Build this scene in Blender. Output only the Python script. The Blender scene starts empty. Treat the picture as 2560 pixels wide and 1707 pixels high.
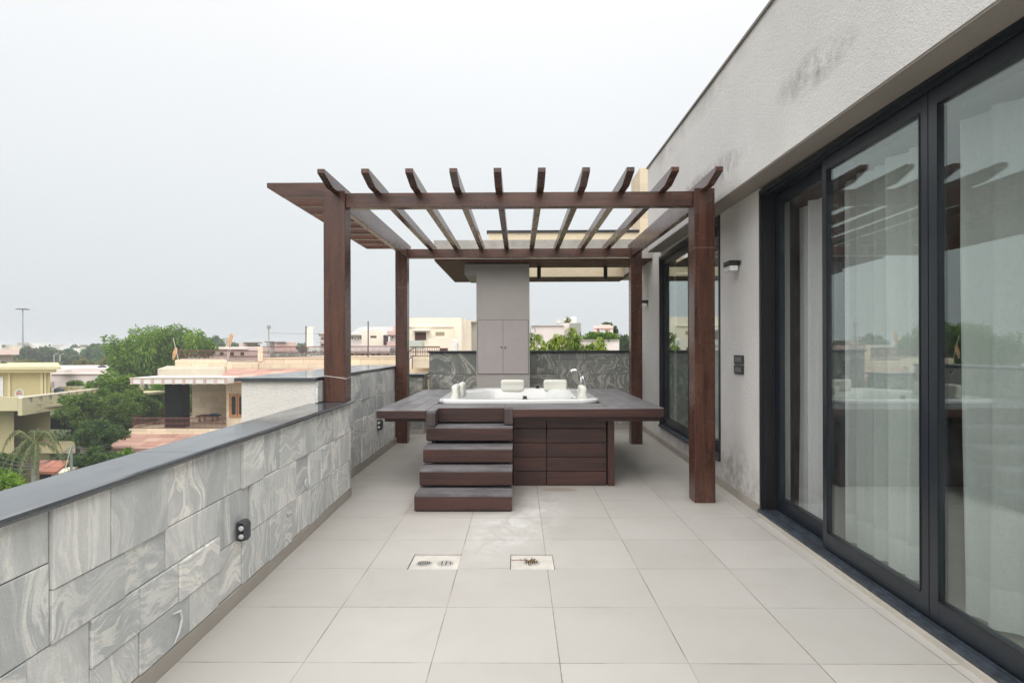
import bpy, math, random
from mathutils import Vector, Matrix, noise
random.seed(7)
C = bpy.context.scene.collection
PI = math.pi
R = math.radians

# ------------------------------------------------------------------ camera numbers (solved from the floor tiles)
CAMF, YAW, ROLL, CH, SY = 1492.4, .0112, -.0027, 1.4658, 18.3
_fw = Vector((-math.sin(YAW), math.cos(YAW), 0)); _r = Vector((math.cos(YAW), math.sin(YAW), 0)); _u = Vector((0, 0, 1))
_rr = math.cos(ROLL)*_r + math.sin(ROLL)*_u; _uu = -math.sin(ROLL)*_r + math.cos(ROLL)*_u
def P(px, py, Y):
    """where something seen at photo pixel (px,py) stands when it is Y metres away: used to survey the town"""
    d = _fw*CAMF + _rr*(px-1280) - _uu*(py-853.5-SY)
    t = Y/d.y
    return Vector((d.x*t, Y, CH+d.z*t))

# ------------------------------------------------------------------ mesh helper
class MB:
    def __init__(s): s.v = []; s.f = []; s.m = []
    def add(s, vs, fs, m=0):
        n = len(s.v); s.v += [tuple(v) for v in vs]
        for f in fs: s.f.append(tuple(n+i for i in f)); s.m.append(m)
    def box(s, x0, x1, y0, y1, z0, z1, m=0):
        if x0 > x1: x0, x1 = x1, x0
        if y0 > y1: y0, y1 = y1, y0
        if z0 > z1: z0, z1 = z1, z0
        s.add([(x0,y0,z0),(x1,y0,z0),(x1,y1,z0),(x0,y1,z0),(x0,y0,z1),(x1,y0,z1),(x1,y1,z1),(x0,y1,z1)],
              [(0,3,2,1),(4,5,6,7),(0,1,5,4),(1,2,6,5),(2,3,7,6),(3,0,4,7)], m)
        return s
    def pbox(s, x0, y0, x1, y1, Y, dep, m=0):
        a = P(x0, y1, Y); b = P(x1, y0, Y)
        sk = 0
        if dep > 1: sk = b.x*dep/Y*1.03 if b.x < -6 else (a.x*dep/Y*1.03 if a.x > 0 else 0)
        s.sbox(a.x, b.x, Y, Y+dep, a.z, b.z, sk, m); return s
    def sbox(s, x0, x1, y0, y1, z0, z1, sk, m=0):
        '''block whose plot runs at an angle to ours: its back is shifted sideways by sk'''
        return s.hexa([(x0,y0,z0),(x1,y0,z0),(x1+sk,y1,z0),(x0+sk,y1,z0)], [(x0,y0,z1),(x1,y0,z1),(x1+sk,y1,z1),(x0+sk,y1,z1)], m)
    def prism(s, pts, axis, a, b, m=0):
        """polygon pts (2D) extruded along axis from a to b"""
        def mk(p, t):
            return (t, p[0], p[1]) if axis == 0 else ((p[0], t, p[1]) if axis == 1 else (p[0], p[1], t))
        n = len(pts)
        vs = [mk(p, a) for p in pts]+[mk(p, b) for p in pts]
        fs = [tuple(range(n)), tuple(range(2*n-1, n-1, -1))]
        fs += [(i, i+n, (i+1) % n+n, (i+1) % n) for i in range(n)]
        s.add(vs, fs, m); return s
    def hexa(s, bot, top, m=0):
        s.add(list(bot)+list(top), [(0,3,2,1),(4,5,6,7),(0,1,5,4),(1,2,6,5),(2,3,7,6),(3,0,4,7)], m); return s
    def tube(s, pts, r, n=8, m=0, caps=True):
        pts = [Vector(p) for p in pts]; rs = r if isinstance(r, (list, tuple)) else [r]*len(pts)
        base = len(s.v); prev = None
        for i, p in enumerate(pts):
            d = (pts[min(i+1, len(pts)-1)]-pts[max(i-1, 0)])
            d = d.normalized() if d.length > 1e-9 else Vector((0,0,1))
            if prev is None:
                a = d.cross(Vector((0,0,1)));
                if a.length < .05: a = d.cross(Vector((1,0,0)))
            else: a = prev - d*prev.dot(d)
            a.normalize(); prev = a; b = d.cross(a)
            for k in range(n):
                t = 2*PI*k/n; s.v.append(tuple(p+(a*math.cos(t)+b*math.sin(t))*rs[i]))
        for i in range(len(pts)-1):
            for k in range(n):
                s.f.append((base+i*n+k, base+i*n+(k+1)%n, base+(i+1)*n+(k+1)%n, base+(i+1)*n+k)); s.m.append(m)
        if caps:
            s.f.append(tuple(base+k for k in range(n-1,-1,-1))); s.m.append(m)
            s.f.append(tuple(base+(len(pts)-1)*n+k for k in range(n))); s.m.append(m)
        return s
    def lathe(s, c, prof, n=24, m=0, axis=2):
        base = len(s.v)
        for (r, h) in prof:
            for k in range(n):
                t = 2*PI*k/n; a, b = r*math.cos(t), r*math.sin(t)
                o = (a, b, h) if axis == 2 else ((a, h, b) if axis == 1 else (h, a, b))
                s.v.append((c[0]+o[0], c[1]+o[1], c[2]+o[2]))
        for i in range(len(prof)-1):
            for k in range(n):
                s.f.append((base+i*n+k, base+i*n+(k+1)%n, base+(i+1)*n+(k+1)%n, base+(i+1)*n+k)); s.m.append(m)
        s.f.append(tuple(base+k for k in range(n-1,-1,-1))); s.m.append(m)
        s.f.append(tuple(base+(len(prof)-1)*n+k for k in range(n))); s.m.append(m)
        return s
    def build(s, name, mats, parent=None, smooth=False, bevel=0, label=None, cat=None, group=None, kind=None, origin=True):
        me = bpy.data.meshes.new(name)
        o = Vector((0,0,0))
        if parent is None and origin and s.v and kind is None:
            xs = [v[0] for v in s.v]; ys = [v[1] for v in s.v]; zs = [v[2] for v in s.v]
            o = Vector(((min(xs)+max(xs))/2, (min(ys)+max(ys))/2, min(zs)))
        elif parent is not None:
            o = parent.matrix_world.translation.copy() if parent.parent is None else Vector(parent['_w'])
        vs = [(v[0]-o.x, v[1]-o.y, v[2]-o.z) for v in s.v]
        me.from_pydata(vs, [], s.f); me.update()
        mats = mats if isinstance(mats, (list, tuple)) else [mats]
        for m in mats: me.materials.append(m)
        if len(mats) > 1: me.polygons.foreach_set('material_index', s.m)
        if smooth: me.polygons.foreach_set('use_smooth', [True]*len(me.polygons))
        ob = bpy.data.objects.new(name, me); C.objects.link(ob)
        if parent is None: ob.location = o
        else: ob.parent = parent
        ob['_w'] = tuple(o)
        if bevel:
            b = ob.modifiers.new('bevel', 'BEVEL'); b.width = bevel; b.segments = 2; b.limit_method = 'ANGLE'; b.angle_limit = R(40)
        tag(ob, label, cat, group, kind)
        return ob
def tag(o, label=None, cat=None, group=None, kind=None):
    if label: o['label'] = label
    if cat: o['category'] = cat
    if group: o['group'] = group
    if kind: o['kind'] = kind
    return o
def empty(name, loc, label, cat, group=None):
    o = bpy.data.objects.new(name, None); C.objects.link(o); o.location = loc; o.empty_display_size = .1
    o.matrix_world = Matrix.Translation(Vector(loc)); o['_w'] = tuple(loc)
    return tag(o, label, cat, group)

# ------------------------------------------------------------------ materials
class NT:
    def __init__(s, name):
        s.mat = bpy.data.materials.new(name); s.mat.use_nodes = True; s.t = s.mat.node_tree
        s.t.nodes.clear(); s.out = s.n('ShaderNodeOutputMaterial')
    def n(s, typ, **k):
        nd = s.t.nodes.new(typ)
        for a, b in k.items(): setattr(nd, a, b)
        return nd
    def l(s, a, b): s.t.links.new(a, b)
    def set(s, inp, v):
        if hasattr(v, 'is_linked') or hasattr(v, 'links'): s.l(v, inp)
        else: inp.default_value = v
    def math(s, op, a, b=0., c=None, clamp=False):
        nd = s.n('ShaderNodeMath', operation=op, use_clamp=clamp); s.set(nd.inputs[0], a); s.set(nd.inputs[1], b)
        if c is not None: s.set(nd.inputs[2], c)
        return nd.outputs[0]
    def coord(s, k='Object'):
        return s.n('ShaderNodeTexCoord').outputs[k]
    def world(s):
        return s.n('ShaderNodeNewGeometry').outputs['Position']
    def map(s, v, sc=(1,1,1), loc=(0,0,0), rot=(0,0,0)):
        nd = s.n('ShaderNodeMapping'); s.l(v, nd.inputs[0]); nd.inputs['Scale'].default_value = sc
        nd.inputs['Location'].default_value = loc; nd.inputs['Rotation'].default_value = rot
        return nd.outputs[0]
    def noise(s, v, sc, det=4, rough=.55, dist=0., out=0):
        nd = s.n('ShaderNodeTexNoise'); s.l(v, nd.inputs['Vector']); nd.inputs['Scale'].default_value = sc
        nd.inputs['Detail'].default_value = det; nd.inputs['Roughness'].default_value = rough; nd.inputs['Distortion'].default_value = dist
        return nd.outputs[out]
    def ramp(s, f, stops, interp='LINEAR'):
        nd = s.n('ShaderNodeValToRGB'); s.l(f, nd.inputs[0]); cr = nd.color_ramp; cr.interpolation = interp
        while len(cr.elements) > 1: cr.elements.remove(cr.elements[-1])
        for i, (p, c) in enumerate(stops):
            if not isinstance(c, (list, tuple)): c = (c, c, c)
            e = cr.elements[0] if i == 0 else cr.elements.new(p)
            e.position = p; e.color = (*c, 1)
        return nd.outputs[0]
    def mix(s, f, a, b, mode='MIX'):
        nd = s.n('ShaderNodeMix', data_type='RGBA', blend_type=mode); s.set(nd.inputs[0], f)
        for inp, v in ((nd.inputs[6], a), (nd.inputs[7], b)):
            if isinstance(v, (tuple, list)): inp.default_value = (*v, 1)
            else: s.l(v, inp)
        return nd.outputs[2]
    def sep(s, v):
        nd = s.n('ShaderNodeSeparateXYZ'); s.l(v, nd.inputs[0]); return nd.outputs
    def comb(s, x, y, z):
        nd = s.n('ShaderNodeCombineXYZ'); s.set(nd.inputs[0], x); s.set(nd.inputs[1], y); s.set(nd.inputs[2], z); return nd.outputs[0]
    def bump(s, h, st=.3, d=.01, nrm=None):
        nd = s.n('ShaderNodeBump'); s.l(h, nd.inputs['Height']); nd.inputs['Strength'].default_value = st; nd.inputs['Distance'].default_value = d
        if nrm is not None: s.l(nrm, nd.inputs['Normal'])
        return nd.outputs[0]
    def bsdf(s, col, rough=.6, nrm=None, metal=0, spec=.5, **k):
        nd = s.n('ShaderNodeBsdfPrincipled')
        if isinstance(col, (tuple, list)): nd.inputs['Base Color'].default_value = (*col, 1)
        else: s.l(col, nd.inputs['Base Color'])
        s.set(nd.inputs['Roughness'], rough); nd.inputs['Metallic'].default_value = metal
        nd.inputs['Specular IOR Level'].default_value = spec
        if nrm is not None: s.l(nrm, nd.inputs['Normal'])
        for a, b in k.items(): s.set(nd.inputs[a], b)
        return nd.outputs[0]
    def end(s, sh): s.l(sh, s.out.inputs[0]); return s.mat

def simple(name, col, rough=.6, metal=0, var=.12, sc=3., bump=0., spec=.5, bsc=40.):
    t = NT(name); v = t.coord()
    n = t.noise(v, sc, 5)
    c = t.mix(t.ramp(n, [(.3, 0), (.7, 1)]), tuple(x*(1-var) for x in col), tuple(min(1, x*(1+var)) for x in col))
    nr = t.bump(t.noise(v, bsc, 4), bump, .01) if bump else None
    return t.end(t.bsdf(c, rough, nr, metal, spec))

def wood(name, axis, dark, light, rough=.33, gs=1., rvar=.1, bump=.15, weather_sheen=None, spec=.5):
    """grain runs along axis; each board (mesh island) takes its own cut of the grain"""
    t = NT(name); v = t.coord()
    r = t.n('ShaderNodeNewGeometry').outputs['Random Per Island']
    off = t.comb(t.math('MULTIPLY', r, 37.), t.math('MULTIPLY', r, 91.), t.math('MULTIPLY', r, 53.))
    add = t.n('ShaderNodeVectorMath', operation='ADD'); t.l(v, add.inputs[0]); t.l(off, add.inputs[1]); v2 = add.outputs[0]
    sc = [9*gs]*3; sc[axis] = .7*gs
    g1 = t.noise(t.map(v2, tuple(sc)), 1.3, 6, .6, 1.4)
    sc2 = [70*gs]*3; sc2[axis] = 2.5*gs
    g2 = t.noise(t.map(v2, tuple(sc2)), 1., 3, .6, .3)
    f = t.math('ADD', t.math('MULTIPLY', g1, .75), t.math('MULTIPLY', g2, .25))
    c = t.ramp(f, [(.36, dark), (.5, tuple((a+b)/2 for a, b in zip(dark, light))), (.62, light), (.7, tuple((a*1.2+b)/2 for a, b in zip(dark, light)))])
    tint = t.ramp(r, [(0, .8), (1, 1.15)])
    c = t.mix(1., c, tint, 'MULTIPLY')
    if weather_sheen:
        w = t.ramp(t.noise(v2, 2.6, 6, .65), [(.38, 0), (.62, 1)])
        c = t.mix(t.math('MULTIPLY', w, .75), c, weather_sheen)
    nr = t.bump(g2, bump, .004)
    rr = t.math('ADD', rough-rvar/2, t.math('MULTIPLY', t.noise(v, 5, 3), rvar))
    return t.end(t.bsdf(c, rr, nr, 0, spec))

WD, WL = (.042, .016, .0115), (.118, .048, .030)
wood_x = wood('pergola_wood_x', 0, WD, WL, .27, bump=.05); wood_y = wood('pergola_wood_y', 1, WD, WL, .27, bump=.05); wood_z = wood('pergola_wood_z', 2, WD, WL, .27, bump=.05)
deck_x = wood('deck_wood_x', 0, (.024, .0095, .008), (.074, .027, .0205), .45, bump=.3)
deck_z = wood('deck_wood_z', 2, (.024, .0095, .008), (.074, .027, .0205), .45, bump=.3)
top_x = wood('deck_top_x', 0, (.078, .070, .074), (.140, .130, .136), .42, bump=.3, weather_sheen=(.21, .205, .215))  # grey is weathering plus sky reflection put into the colour
top_y = wood('deck_top_y', 1, (.078, .070, .074), (.140, .130, .136), .42, bump=.3, weather_sheen=(.21, .205, .215))
soffit_wood = wood('soffit_wood', 0, (.05, .016, .010), (.10, .036, .022), .6, spec=.12)

def m_tiles():
    t = NT('terrace_tiles'); p = t.world(); x, y, z = t.sep(p)
    u = t.math('DIVIDE', t.math('ADD', x, 1.012), .6); v = t.math('DIVIDE', t.math('SUBTRACT', y, 4.588), .6)
    du = t.math('ABSOLUTE', t.math('SUBTRACT', t.math('FRACT', t.math('ADD', u, .5)), .5))
    dv = t.math('ABSOLUTE', t.math('SUBTRACT', t.math('FRACT', t.math('ADD', v, .5)), .5))
    # joint dirt comes and goes along each joint
    wob = t.math('MULTIPLY', t.math('SUBTRACT', t.noise(p, 30, 2), .5), .006)
    dirtx = t.ramp(t.noise(t.map(p, (3., 1.6, 1)), 1.3, 4, .6), [(.36, .35), (.56, 1)])
    dirty = t.ramp(t.noise(t.map(p, (1.4, 3., 1), (5, 2, 0)), 1.5, 4, .6), [(.42, .28), (.60, 1)])
    ju = t.math('MULTIPLY', t.math('LESS_THAN', t.math('ADD', du, wob), .0042), t.math('GREATER_THAN', x, -1.5)); jv = t.math('LESS_THAN', t.math('ADD', dv, wob), .0048)
    joint = t.math('MAXIMUM', t.math('MULTIPLY', ju, dirtx), t.math('MULTIPLY', jv, dirty))
    wn = t.n('ShaderNodeTexWhiteNoise', noise_dimensions='2D')
    t.l(t.comb(t.math('FLOOR', u), t.math('FLOOR', v), 0.), wn.inputs['Vector'])
    tint = t.ramp(wn.outputs[0], [(0, .945), (1, 1.03)])
    base = t.mix(t.ramp(t.noise(t.map(p, (1, 1, 1)), .9, 6, .6), [(.35, 0), (.65, 1)]), (.455, .432, .400), (.495, .475, .446))
    base = t.mix(t.ramp(t.noise(t.map(p, (8, 40, 1)), 1., 3), [(.4, 0), (.8, .25)]), base, (.47, .455, .425))
    base = t.mix(1., base, tint, 'MULTIPLY')
    # white scale where the tub drains: a patch about x -.45..+.45, y 4.2..6.3
    ex = t.math('DIVIDE', t.math('SUBTRACT', x, t.math('ADD', -.02, t.math('MULTIPLY', t.math('SUBTRACT', y, 5.), .22))), .42)
    ey = t.math('DIVIDE', t.math('SUBTRACT', y, 5.15), 1.15)
    d2 = t.math('ADD', t.math('MULTIPLY', ex, ex), t.math('MULTIPLY', ey, ey))
    patch = t.math('SUBTRACT', 1.05, d2, clamp=True)
    sc = t.ramp(t.noise(t.map(p, (1.6, 1, 1)), 3.4, 8, .7, 1.2), [(.42, 0), (.60, 1)])
    scale_ = t.math('MULTIPLY', t.math('MULTIPLY', patch, sc), .75, clamp=True)
    base = t.mix(scale_, base, (.63, .63, .61))
    grime = t.ramp(t.noise(p, 1.7, 7, .68, .6), [(.52, 0), (.78, 1)])
    base = t.mix(t.math('MULTIPLY', grime, .30), base, (.34, .30, .25))
    # brown puddle mark beside the tub base
    qx = t.math('DIVIDE', t.math('SUBTRACT', x, .42), .26); qy = t.math('DIVIDE', t.math('SUBTRACT', y, 6.22), .1)
    q = t.math('SUBTRACT', 1., t.math('ADD', t.math('MULTIPLY', qx, qx), t.math('MULTIPLY', qy, qy)), clamp=True)
    base = t.mix(t.math('MULTIPLY', t.ramp(t.math('MULTIPLY', q, t.noise(p, 6, 4)), [(.12, 0), (.3, 1)]), .45), base, (.28, .19, .14))
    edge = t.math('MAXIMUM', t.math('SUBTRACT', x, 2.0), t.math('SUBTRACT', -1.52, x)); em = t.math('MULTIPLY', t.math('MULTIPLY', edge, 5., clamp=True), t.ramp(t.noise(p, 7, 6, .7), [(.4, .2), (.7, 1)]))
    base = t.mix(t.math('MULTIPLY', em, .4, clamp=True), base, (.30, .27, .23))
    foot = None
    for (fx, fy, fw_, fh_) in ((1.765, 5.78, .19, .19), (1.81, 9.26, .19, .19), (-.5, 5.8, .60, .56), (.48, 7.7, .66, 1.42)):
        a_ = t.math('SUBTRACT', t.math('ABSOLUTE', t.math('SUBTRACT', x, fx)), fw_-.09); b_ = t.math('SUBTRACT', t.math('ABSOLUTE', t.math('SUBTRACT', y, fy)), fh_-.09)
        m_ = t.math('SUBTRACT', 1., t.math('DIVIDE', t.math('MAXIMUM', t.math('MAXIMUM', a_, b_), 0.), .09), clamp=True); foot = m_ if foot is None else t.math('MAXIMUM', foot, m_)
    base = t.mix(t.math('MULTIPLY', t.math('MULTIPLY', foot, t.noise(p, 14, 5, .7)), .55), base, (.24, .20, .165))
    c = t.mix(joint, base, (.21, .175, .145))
    rough = t.math('ADD', .36, t.math('MULTIPLY', t.noise(p, 4, 5), .2))
    rough = t.math('ADD', rough, t.math('MULTIPLY', scale_, .3))
    h = t.math('SUBTRACT', t.math('MULTIPLY', t.noise(p, 260, 2), .12), t.math('MAXIMUM', ju, jv))
    return t.end(t.bsdf(c, rough, t.bump(h, .25, .002), spec=.4))
tiles = m_tiles()
skirt_m = simple('skirting_tile', (.38, .345, .305), .45, var=.08)
curb_m = simple('threshold_tile', (.50, .46, .40), .45, var=.1)

def m_stone(name, a, b, c3):
    t = NT(name); v = t.coord(); x, y, z = t.sep(v)
    r = t.n('ShaderNodeNewGeometry').outputs['Random Per Island']
    u = t.math('ADD', x, y)
    r2 = t.math('FRACT', t.math('MULTIPLY', r, 17.3)); r3 = t.math('FRACT', t.math('MULTIPLY', r, 71.7))
    ver = t.math('GREATER_THAN', r2, .34)                 # two thirds of the slabs are laid with the figure upright
    a1 = t.math('ADD', t.math('MULTIPLY', u, ver), t.math('MULTIPLY', z, t.math('SUBTRACT', 1., ver)))
    b1 = t.math('ADD', t.math('MULTIPLY', z, ver), t.math('MULTIPLY', u, t.math('SUBTRACT', 1., ver)))
    q = t.comb(t.math('ADD', a1, t.math('MULTIPLY', r, 40.)), t.math('ADD', b1, t.math('MULTIPLY', r3, 30.)), t.math('MULTIPLY', r2, 9.))
    w = t.n('ShaderNodeVectorMath', operation='SUBTRACT'); t.l(t.noise(q, 2.4, 2, .5, 0, 1), w.inputs[0]); w.inputs[1].default_value = (.5, .5, .5)
    w2 = t.n('ShaderNodeVectorMath', operation='SCALE'); t.l(w.outputs[0], w2.inputs[0]); t.set(w2.inputs['Scale'], t.math('ADD', .12, t.math('MULTIPLY', r3, .75)))
    w3 = t.n('ShaderNodeVectorMath', operation='ADD'); t.l(q, w3.inputs[0]); t.l(w2.outputs[0], w3.inputs[1])
    bands = t.noise(t.map(w3.outputs[0], (3.9, .95, 1.)), 1.05, 7, .64, .9)
    fine = t.noise(t.map(w3.outputs[0], (42., 5., 4.)), 1.1, 4, .6, .8)
    f = t.math('ADD', t.math('MULTIPLY', bands, .84), t.math('MULTIPLY', fine, .16))
    f = t.math('ADD', f, t.math('MULTIPLY', t.math('SUBTRACT', r3, .62), .15))
    mdc = tuple((i+j)/2 for i, j in zip(a, b)); dk_ = tuple(i*.86 for i in a)
    col = t.ramp(f, [(.32, dk_), (.43, tuple(i*1.08 for i in a)), (.465, mdc), (.49, c3), (.515, b), (.54, a), (.585, tuple(i*1.14 for i in a)), (.615, mdc), (.64, c3), (.67, a), (.72, dk_)])
    plain = t.ramp(t.noise(q, 1.5, 2, .5), [(.46, 0), (.66, .62)])      # stretches of the slab with no figure
    avg = tuple((i*.72+j*.28) for i, j in zip(a, b)); mott = t.noise(w3.outputs[0], 9, 6, .65)
    col = t.mix(plain, col, t.ramp(mott, [(.3, tuple(i*.93 for i in avg)), (.7, tuple(i*1.1 for i in avg))]))
    grain = t.noise(v, 150, 3, .7)
    col = t.mix(t.ramp(grain, [(.35, .22), (.6, 0)]), col, tuple(i*.55 for i in a))
    tint = t.ramp(t.math('FRACT', t.math('MULTIPLY', r, 5.9)), [(0, (.82, .835, .84)), (.5, (.97, .975, .97)), (1, (1.07, 1.06, 1.035))])
    col = t.mix(1., col, tint, 'MULTIPLY')
    stain = t.ramp(t.noise(t.map(v, (2, 2, .8)), 2.2, 6, .7), [(.58, 0), (.8, .28)])
    col = t.mix(stain, col, (.26, .25, .22))
    nr = t.bump(t.math('ADD', grain, t.math('MULTIPLY', t.noise(v, 38, 3), 1.2)), .42, .006)
    return t.end(t.bsdf(col, .62, nr, spec=.35))
stone = m_stone('stone_cladding', (.60, .61, .61), (.93, .93, .905), (.97, .94, .885))
stone_green = m_stone('green_stone_cladding', (.215, .225, .215), (.42, .42, .385), (.60, .58, .51))
grout = simple('grout', (.16, .15, .135), .9)

def m_plaster(name, col, stains=(), bs=1.35, sc=105):
    t = NT(name); v = t.world(); x, y, z = t.sep(v)
    c = t.mix(t.ramp(t.noise(v, 1.1, 5, .6), [(.35, 0), (.7, 1)]), tuple(i*.94 for i in col), tuple(i*1.05 for i in col))
    g = t.noise(v, sc, 3, .6); g2 = t.noise(v, sc*.32, 3, .5)
    c = t.mix(t.ramp(g, [(.28, .4), (.45, 0)]), c, tuple(i*.72 for i in col))
    for (y0, y1, z0, z1, amt, scl, sl) in stains:       # dirt marks with a place of their own on the wall
        zc = t.math('ADD', (z0+z1)/2-sl*(y0+y1)/2, t.math('MULTIPLY', y, sl))
        a = t.math('DIVIDE', t.math('SUBTRACT', y, (y0+y1)/2), (y1-y0)/2); b = t.math('DIVIDE', t.math('SUBTRACT', z, zc), (z1-z0)/2)
        m = t.math('SUBTRACT', 1., t.math('ADD', t.math('MULTIPLY', a, a), t.math('MULTIPLY', b, b)), clamp=True)
        n = t.ramp(t.noise(t.map(v, (1, 1, 1.)), scl, 7, .72), [(.40, 0), (.66, 1)])
        c = t.mix(t.math('MULTIPLY', t.math('MULTIPLY', m, n), amt, clamp=True), c, (.15, .135, .125))
    h = t.math('ADD', t.math('MULTIPLY', g, .8), t.math('MULTIPLY', g2, .55))
    return t.end(t.bsdf(c, .85, t.bump(h, .6*bs, .012), spec=.2))
plaster = m_plaster('house_plaster', (.67, .655, .64), [(5.0, 7.8, 2.98, 3.36, 1.1, 6.5, .03), (3.3, 4.5, 3.12, 3.42, .8, 4.5, .08), (2.7, 3.3, 3.3, 3.62, .75, 4.5, .12), (5.2, 6.7, -.15, .55, .8, 6., 0), (4.6, 10, 3.9, 4.4, .35, 2.5, .037), (6.3, 9.2, .05, .4, .6, 4, 0)])
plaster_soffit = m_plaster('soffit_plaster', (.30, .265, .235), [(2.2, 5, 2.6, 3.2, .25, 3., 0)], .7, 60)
plaster_grey = m_plaster('pillar_plaster', (.45, .425, .405), [], .55, 60)
plaster_ext = m_plaster('outer_plaster', (.70, .675, .64), [], 1.2, 45)
plaster_door = m_plaster('cupboard_plaster', (.47, .43, .42), [], .9, 34)
concrete = m_plaster('raw_concrete', (.44, .42, .385), [(-50, 50, 2.6, 3.1, .5, 3, 0), (-50, 50, 3.0, 3.4, .35, 5, 0)], 1., 40)
cream_stone = m_plaster('cream_stone', (.66, .57, .42), [], 1.5, 14)

def m_granite():
    t = NT('black_granite'); v = t.coord()
    c = t.mix(t.ramp(t.noise(v, 220, 2), [(.45, 0), (.7, 1)]), (.032, .040, .050), (.07, .082, .096))
    d = t.ramp(t.noise(t.map(v, (1, 1, 1)), 4, 6, .65), [(.4, 0), (.8, .22)])
    c = t.mix(d, c, (.16, .16, .155))
    r = t.math('ADD', .07, t.math('MULTIPLY', t.ramp(t.noise(t.map(v, (1, .35, 1)), 5, 6, .65), [(.35, 0), (.8, 1)]), .22))
    return t.end(t.bsdf(c, r, t.bump(t.noise(v, 14, 2), .04, .003), spec=.95))
granite = m_granite()
granite_edge = simple('black_granite_edge', (.022, .026, .032), .35, var=.25, sc=9)
black_metal = simple('black_metal', (.013, .013, .015), .42, var=.2)
frame_m = simple('charcoal_aluminium', (.010, .0155, .023), .36, var=.18, sc=7, spec=.55)
frame_dark = simple('dark_bronze_jamb', (.012, .010, .011), .4, var=.2)
seal_m = simple('weathered_sill', (.035, .045, .06), .5, var=.55, sc=14, bump=.3)
acrylic = simple('white_acrylic', (.80, .81, .80), .12, var=.01)
cushion = simple('white_cushion', (.80, .80, .72), .5, var=.02, bump=.15, bsc=300)
rubber = simple('black_plastic', (.012, .012, .013), .35)
chrome = simple('chrome', (.80, .81, .82), .07, metal=1, var=.02)
grey_metal = simple('grey_lamp_housing', (.055, .06, .066), .5, var=.1)
lens = simple('lamp_lens', (.55, .57, .56), .15, var=.1)
frosted = simple('frosted_diffuser', (.72, .72, .72), .35, var=.03)
screen = simple('switch_glass', (.16, .16, .17), .12)
dirt_m = simple('dry_twig', (.20, .115, .06), .8, var=.3, bump=.3)
rusty = simple('scaled_tile', (.58, .55, .50), .5, var=.15, sc=9)
drain_m = simple('drain_grate', (.46, .45, .42), .35, metal=.3, var=.25, sc=30)
drain_hole = simple('drain_hole', (.008, .008, .008), .8)
cord_m = simple('white_cord', (.62, .58, .56), .8)
wire_m = simple('grey_wire', (.18, .18, .17), .6)
chalk = simple('white_chalk', (.72, .74, .75), .9)
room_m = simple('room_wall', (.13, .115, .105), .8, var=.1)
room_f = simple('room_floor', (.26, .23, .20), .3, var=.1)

def m_glass(name, tint, ior):
    t = NT(name)
    fr = t.n('ShaderNodeFresnel'); bf = t.n('ShaderNodeNewGeometry').outputs['Backfacing']
    t.l(t.math('ADD', t.math('MULTIPLY', bf, 1./ior-ior), ior), fr.inputs[0])     # same mirror strength from both sides of the pane
    tr = t.n('ShaderNodeBsdfTransparent'); tr.inputs[0].default_value = (*tint, 1)
    gl = t.n('ShaderNodeBsdfGlossy'); gl.inputs['Roughness'].default_value = .0; gl.inputs[0].default_value = (.90, .98, .95, 1)
    v = t.world()
    sm = t.n('ShaderNodeBsdfDiffuse'); sm.inputs[0].default_value = (.5, .5, .5, 1)
    mx = t.n('ShaderNodeMixShader'); t.l(fr.outputs[0], mx.inputs[0]); t.l(tr.outputs[0], mx.inputs[1]); t.l(gl.outputs[0], mx.inputs[2])
    dust = t.ramp(t.noise(t.map(v, (1, 1, .5)), 3, 7, .7), [(.45, 0), (.9, .07)])
    m2 = t.n('ShaderNodeMixShader'); t.l(dust, m2.inputs[0]); t.l(mx.outputs[0], m2.inputs[1]); t.l(sm.outputs[0], m2.inputs[2])
    return t.end(m2.outputs[0])
glass = m_glass('tinted_glass', (.945, .975, .96), 1.82)
glass_clear = m_glass('clear_glass', (.98, .99, .99), 1.40)

def m_curtain(name, alpha):
    t = NT(name); v = t.world()
    weave = t.noise(t.map(v, (1, 420, 60)), 1., 2); weave2 = t.noise(t.map(v, (1, 60, 420)), 1., 2)
    col = t.ramp(t.math('ADD', t.math('MULTIPLY', weave, .5), t.math('MULTIPLY', weave2, .5)), [(.3, (.74, .75, .75)), (.7, (.93, .94, .94))])
    d = t.n('ShaderNodeBsdfDiffuse'); t.l(col, d.inputs[0])
    tl = t.n('ShaderNodeBsdfTranslucent'); t.l(col, tl.inputs[0])
    m = t.n('ShaderNodeMixShader'); m.inputs[0].default_value = .2; t.l(d.outputs[0], m.inputs[1]); t.l(tl.outputs[0], m.inputs[2])
    tr = t.n('ShaderNodeBsdfTransparent')
    m2 = t.n('ShaderNodeMixShader'); m2.inputs[0].default_value = alpha; t.l(m.outputs[0], m2.inputs[1]); t.l(tr.outputs[0], m2.inputs[2])
    return t.end(m2.outputs[0])
sheer = m_curtain('sheer_curtain', .17); hem = m_curtain('curtain_hem', .04)

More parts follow.
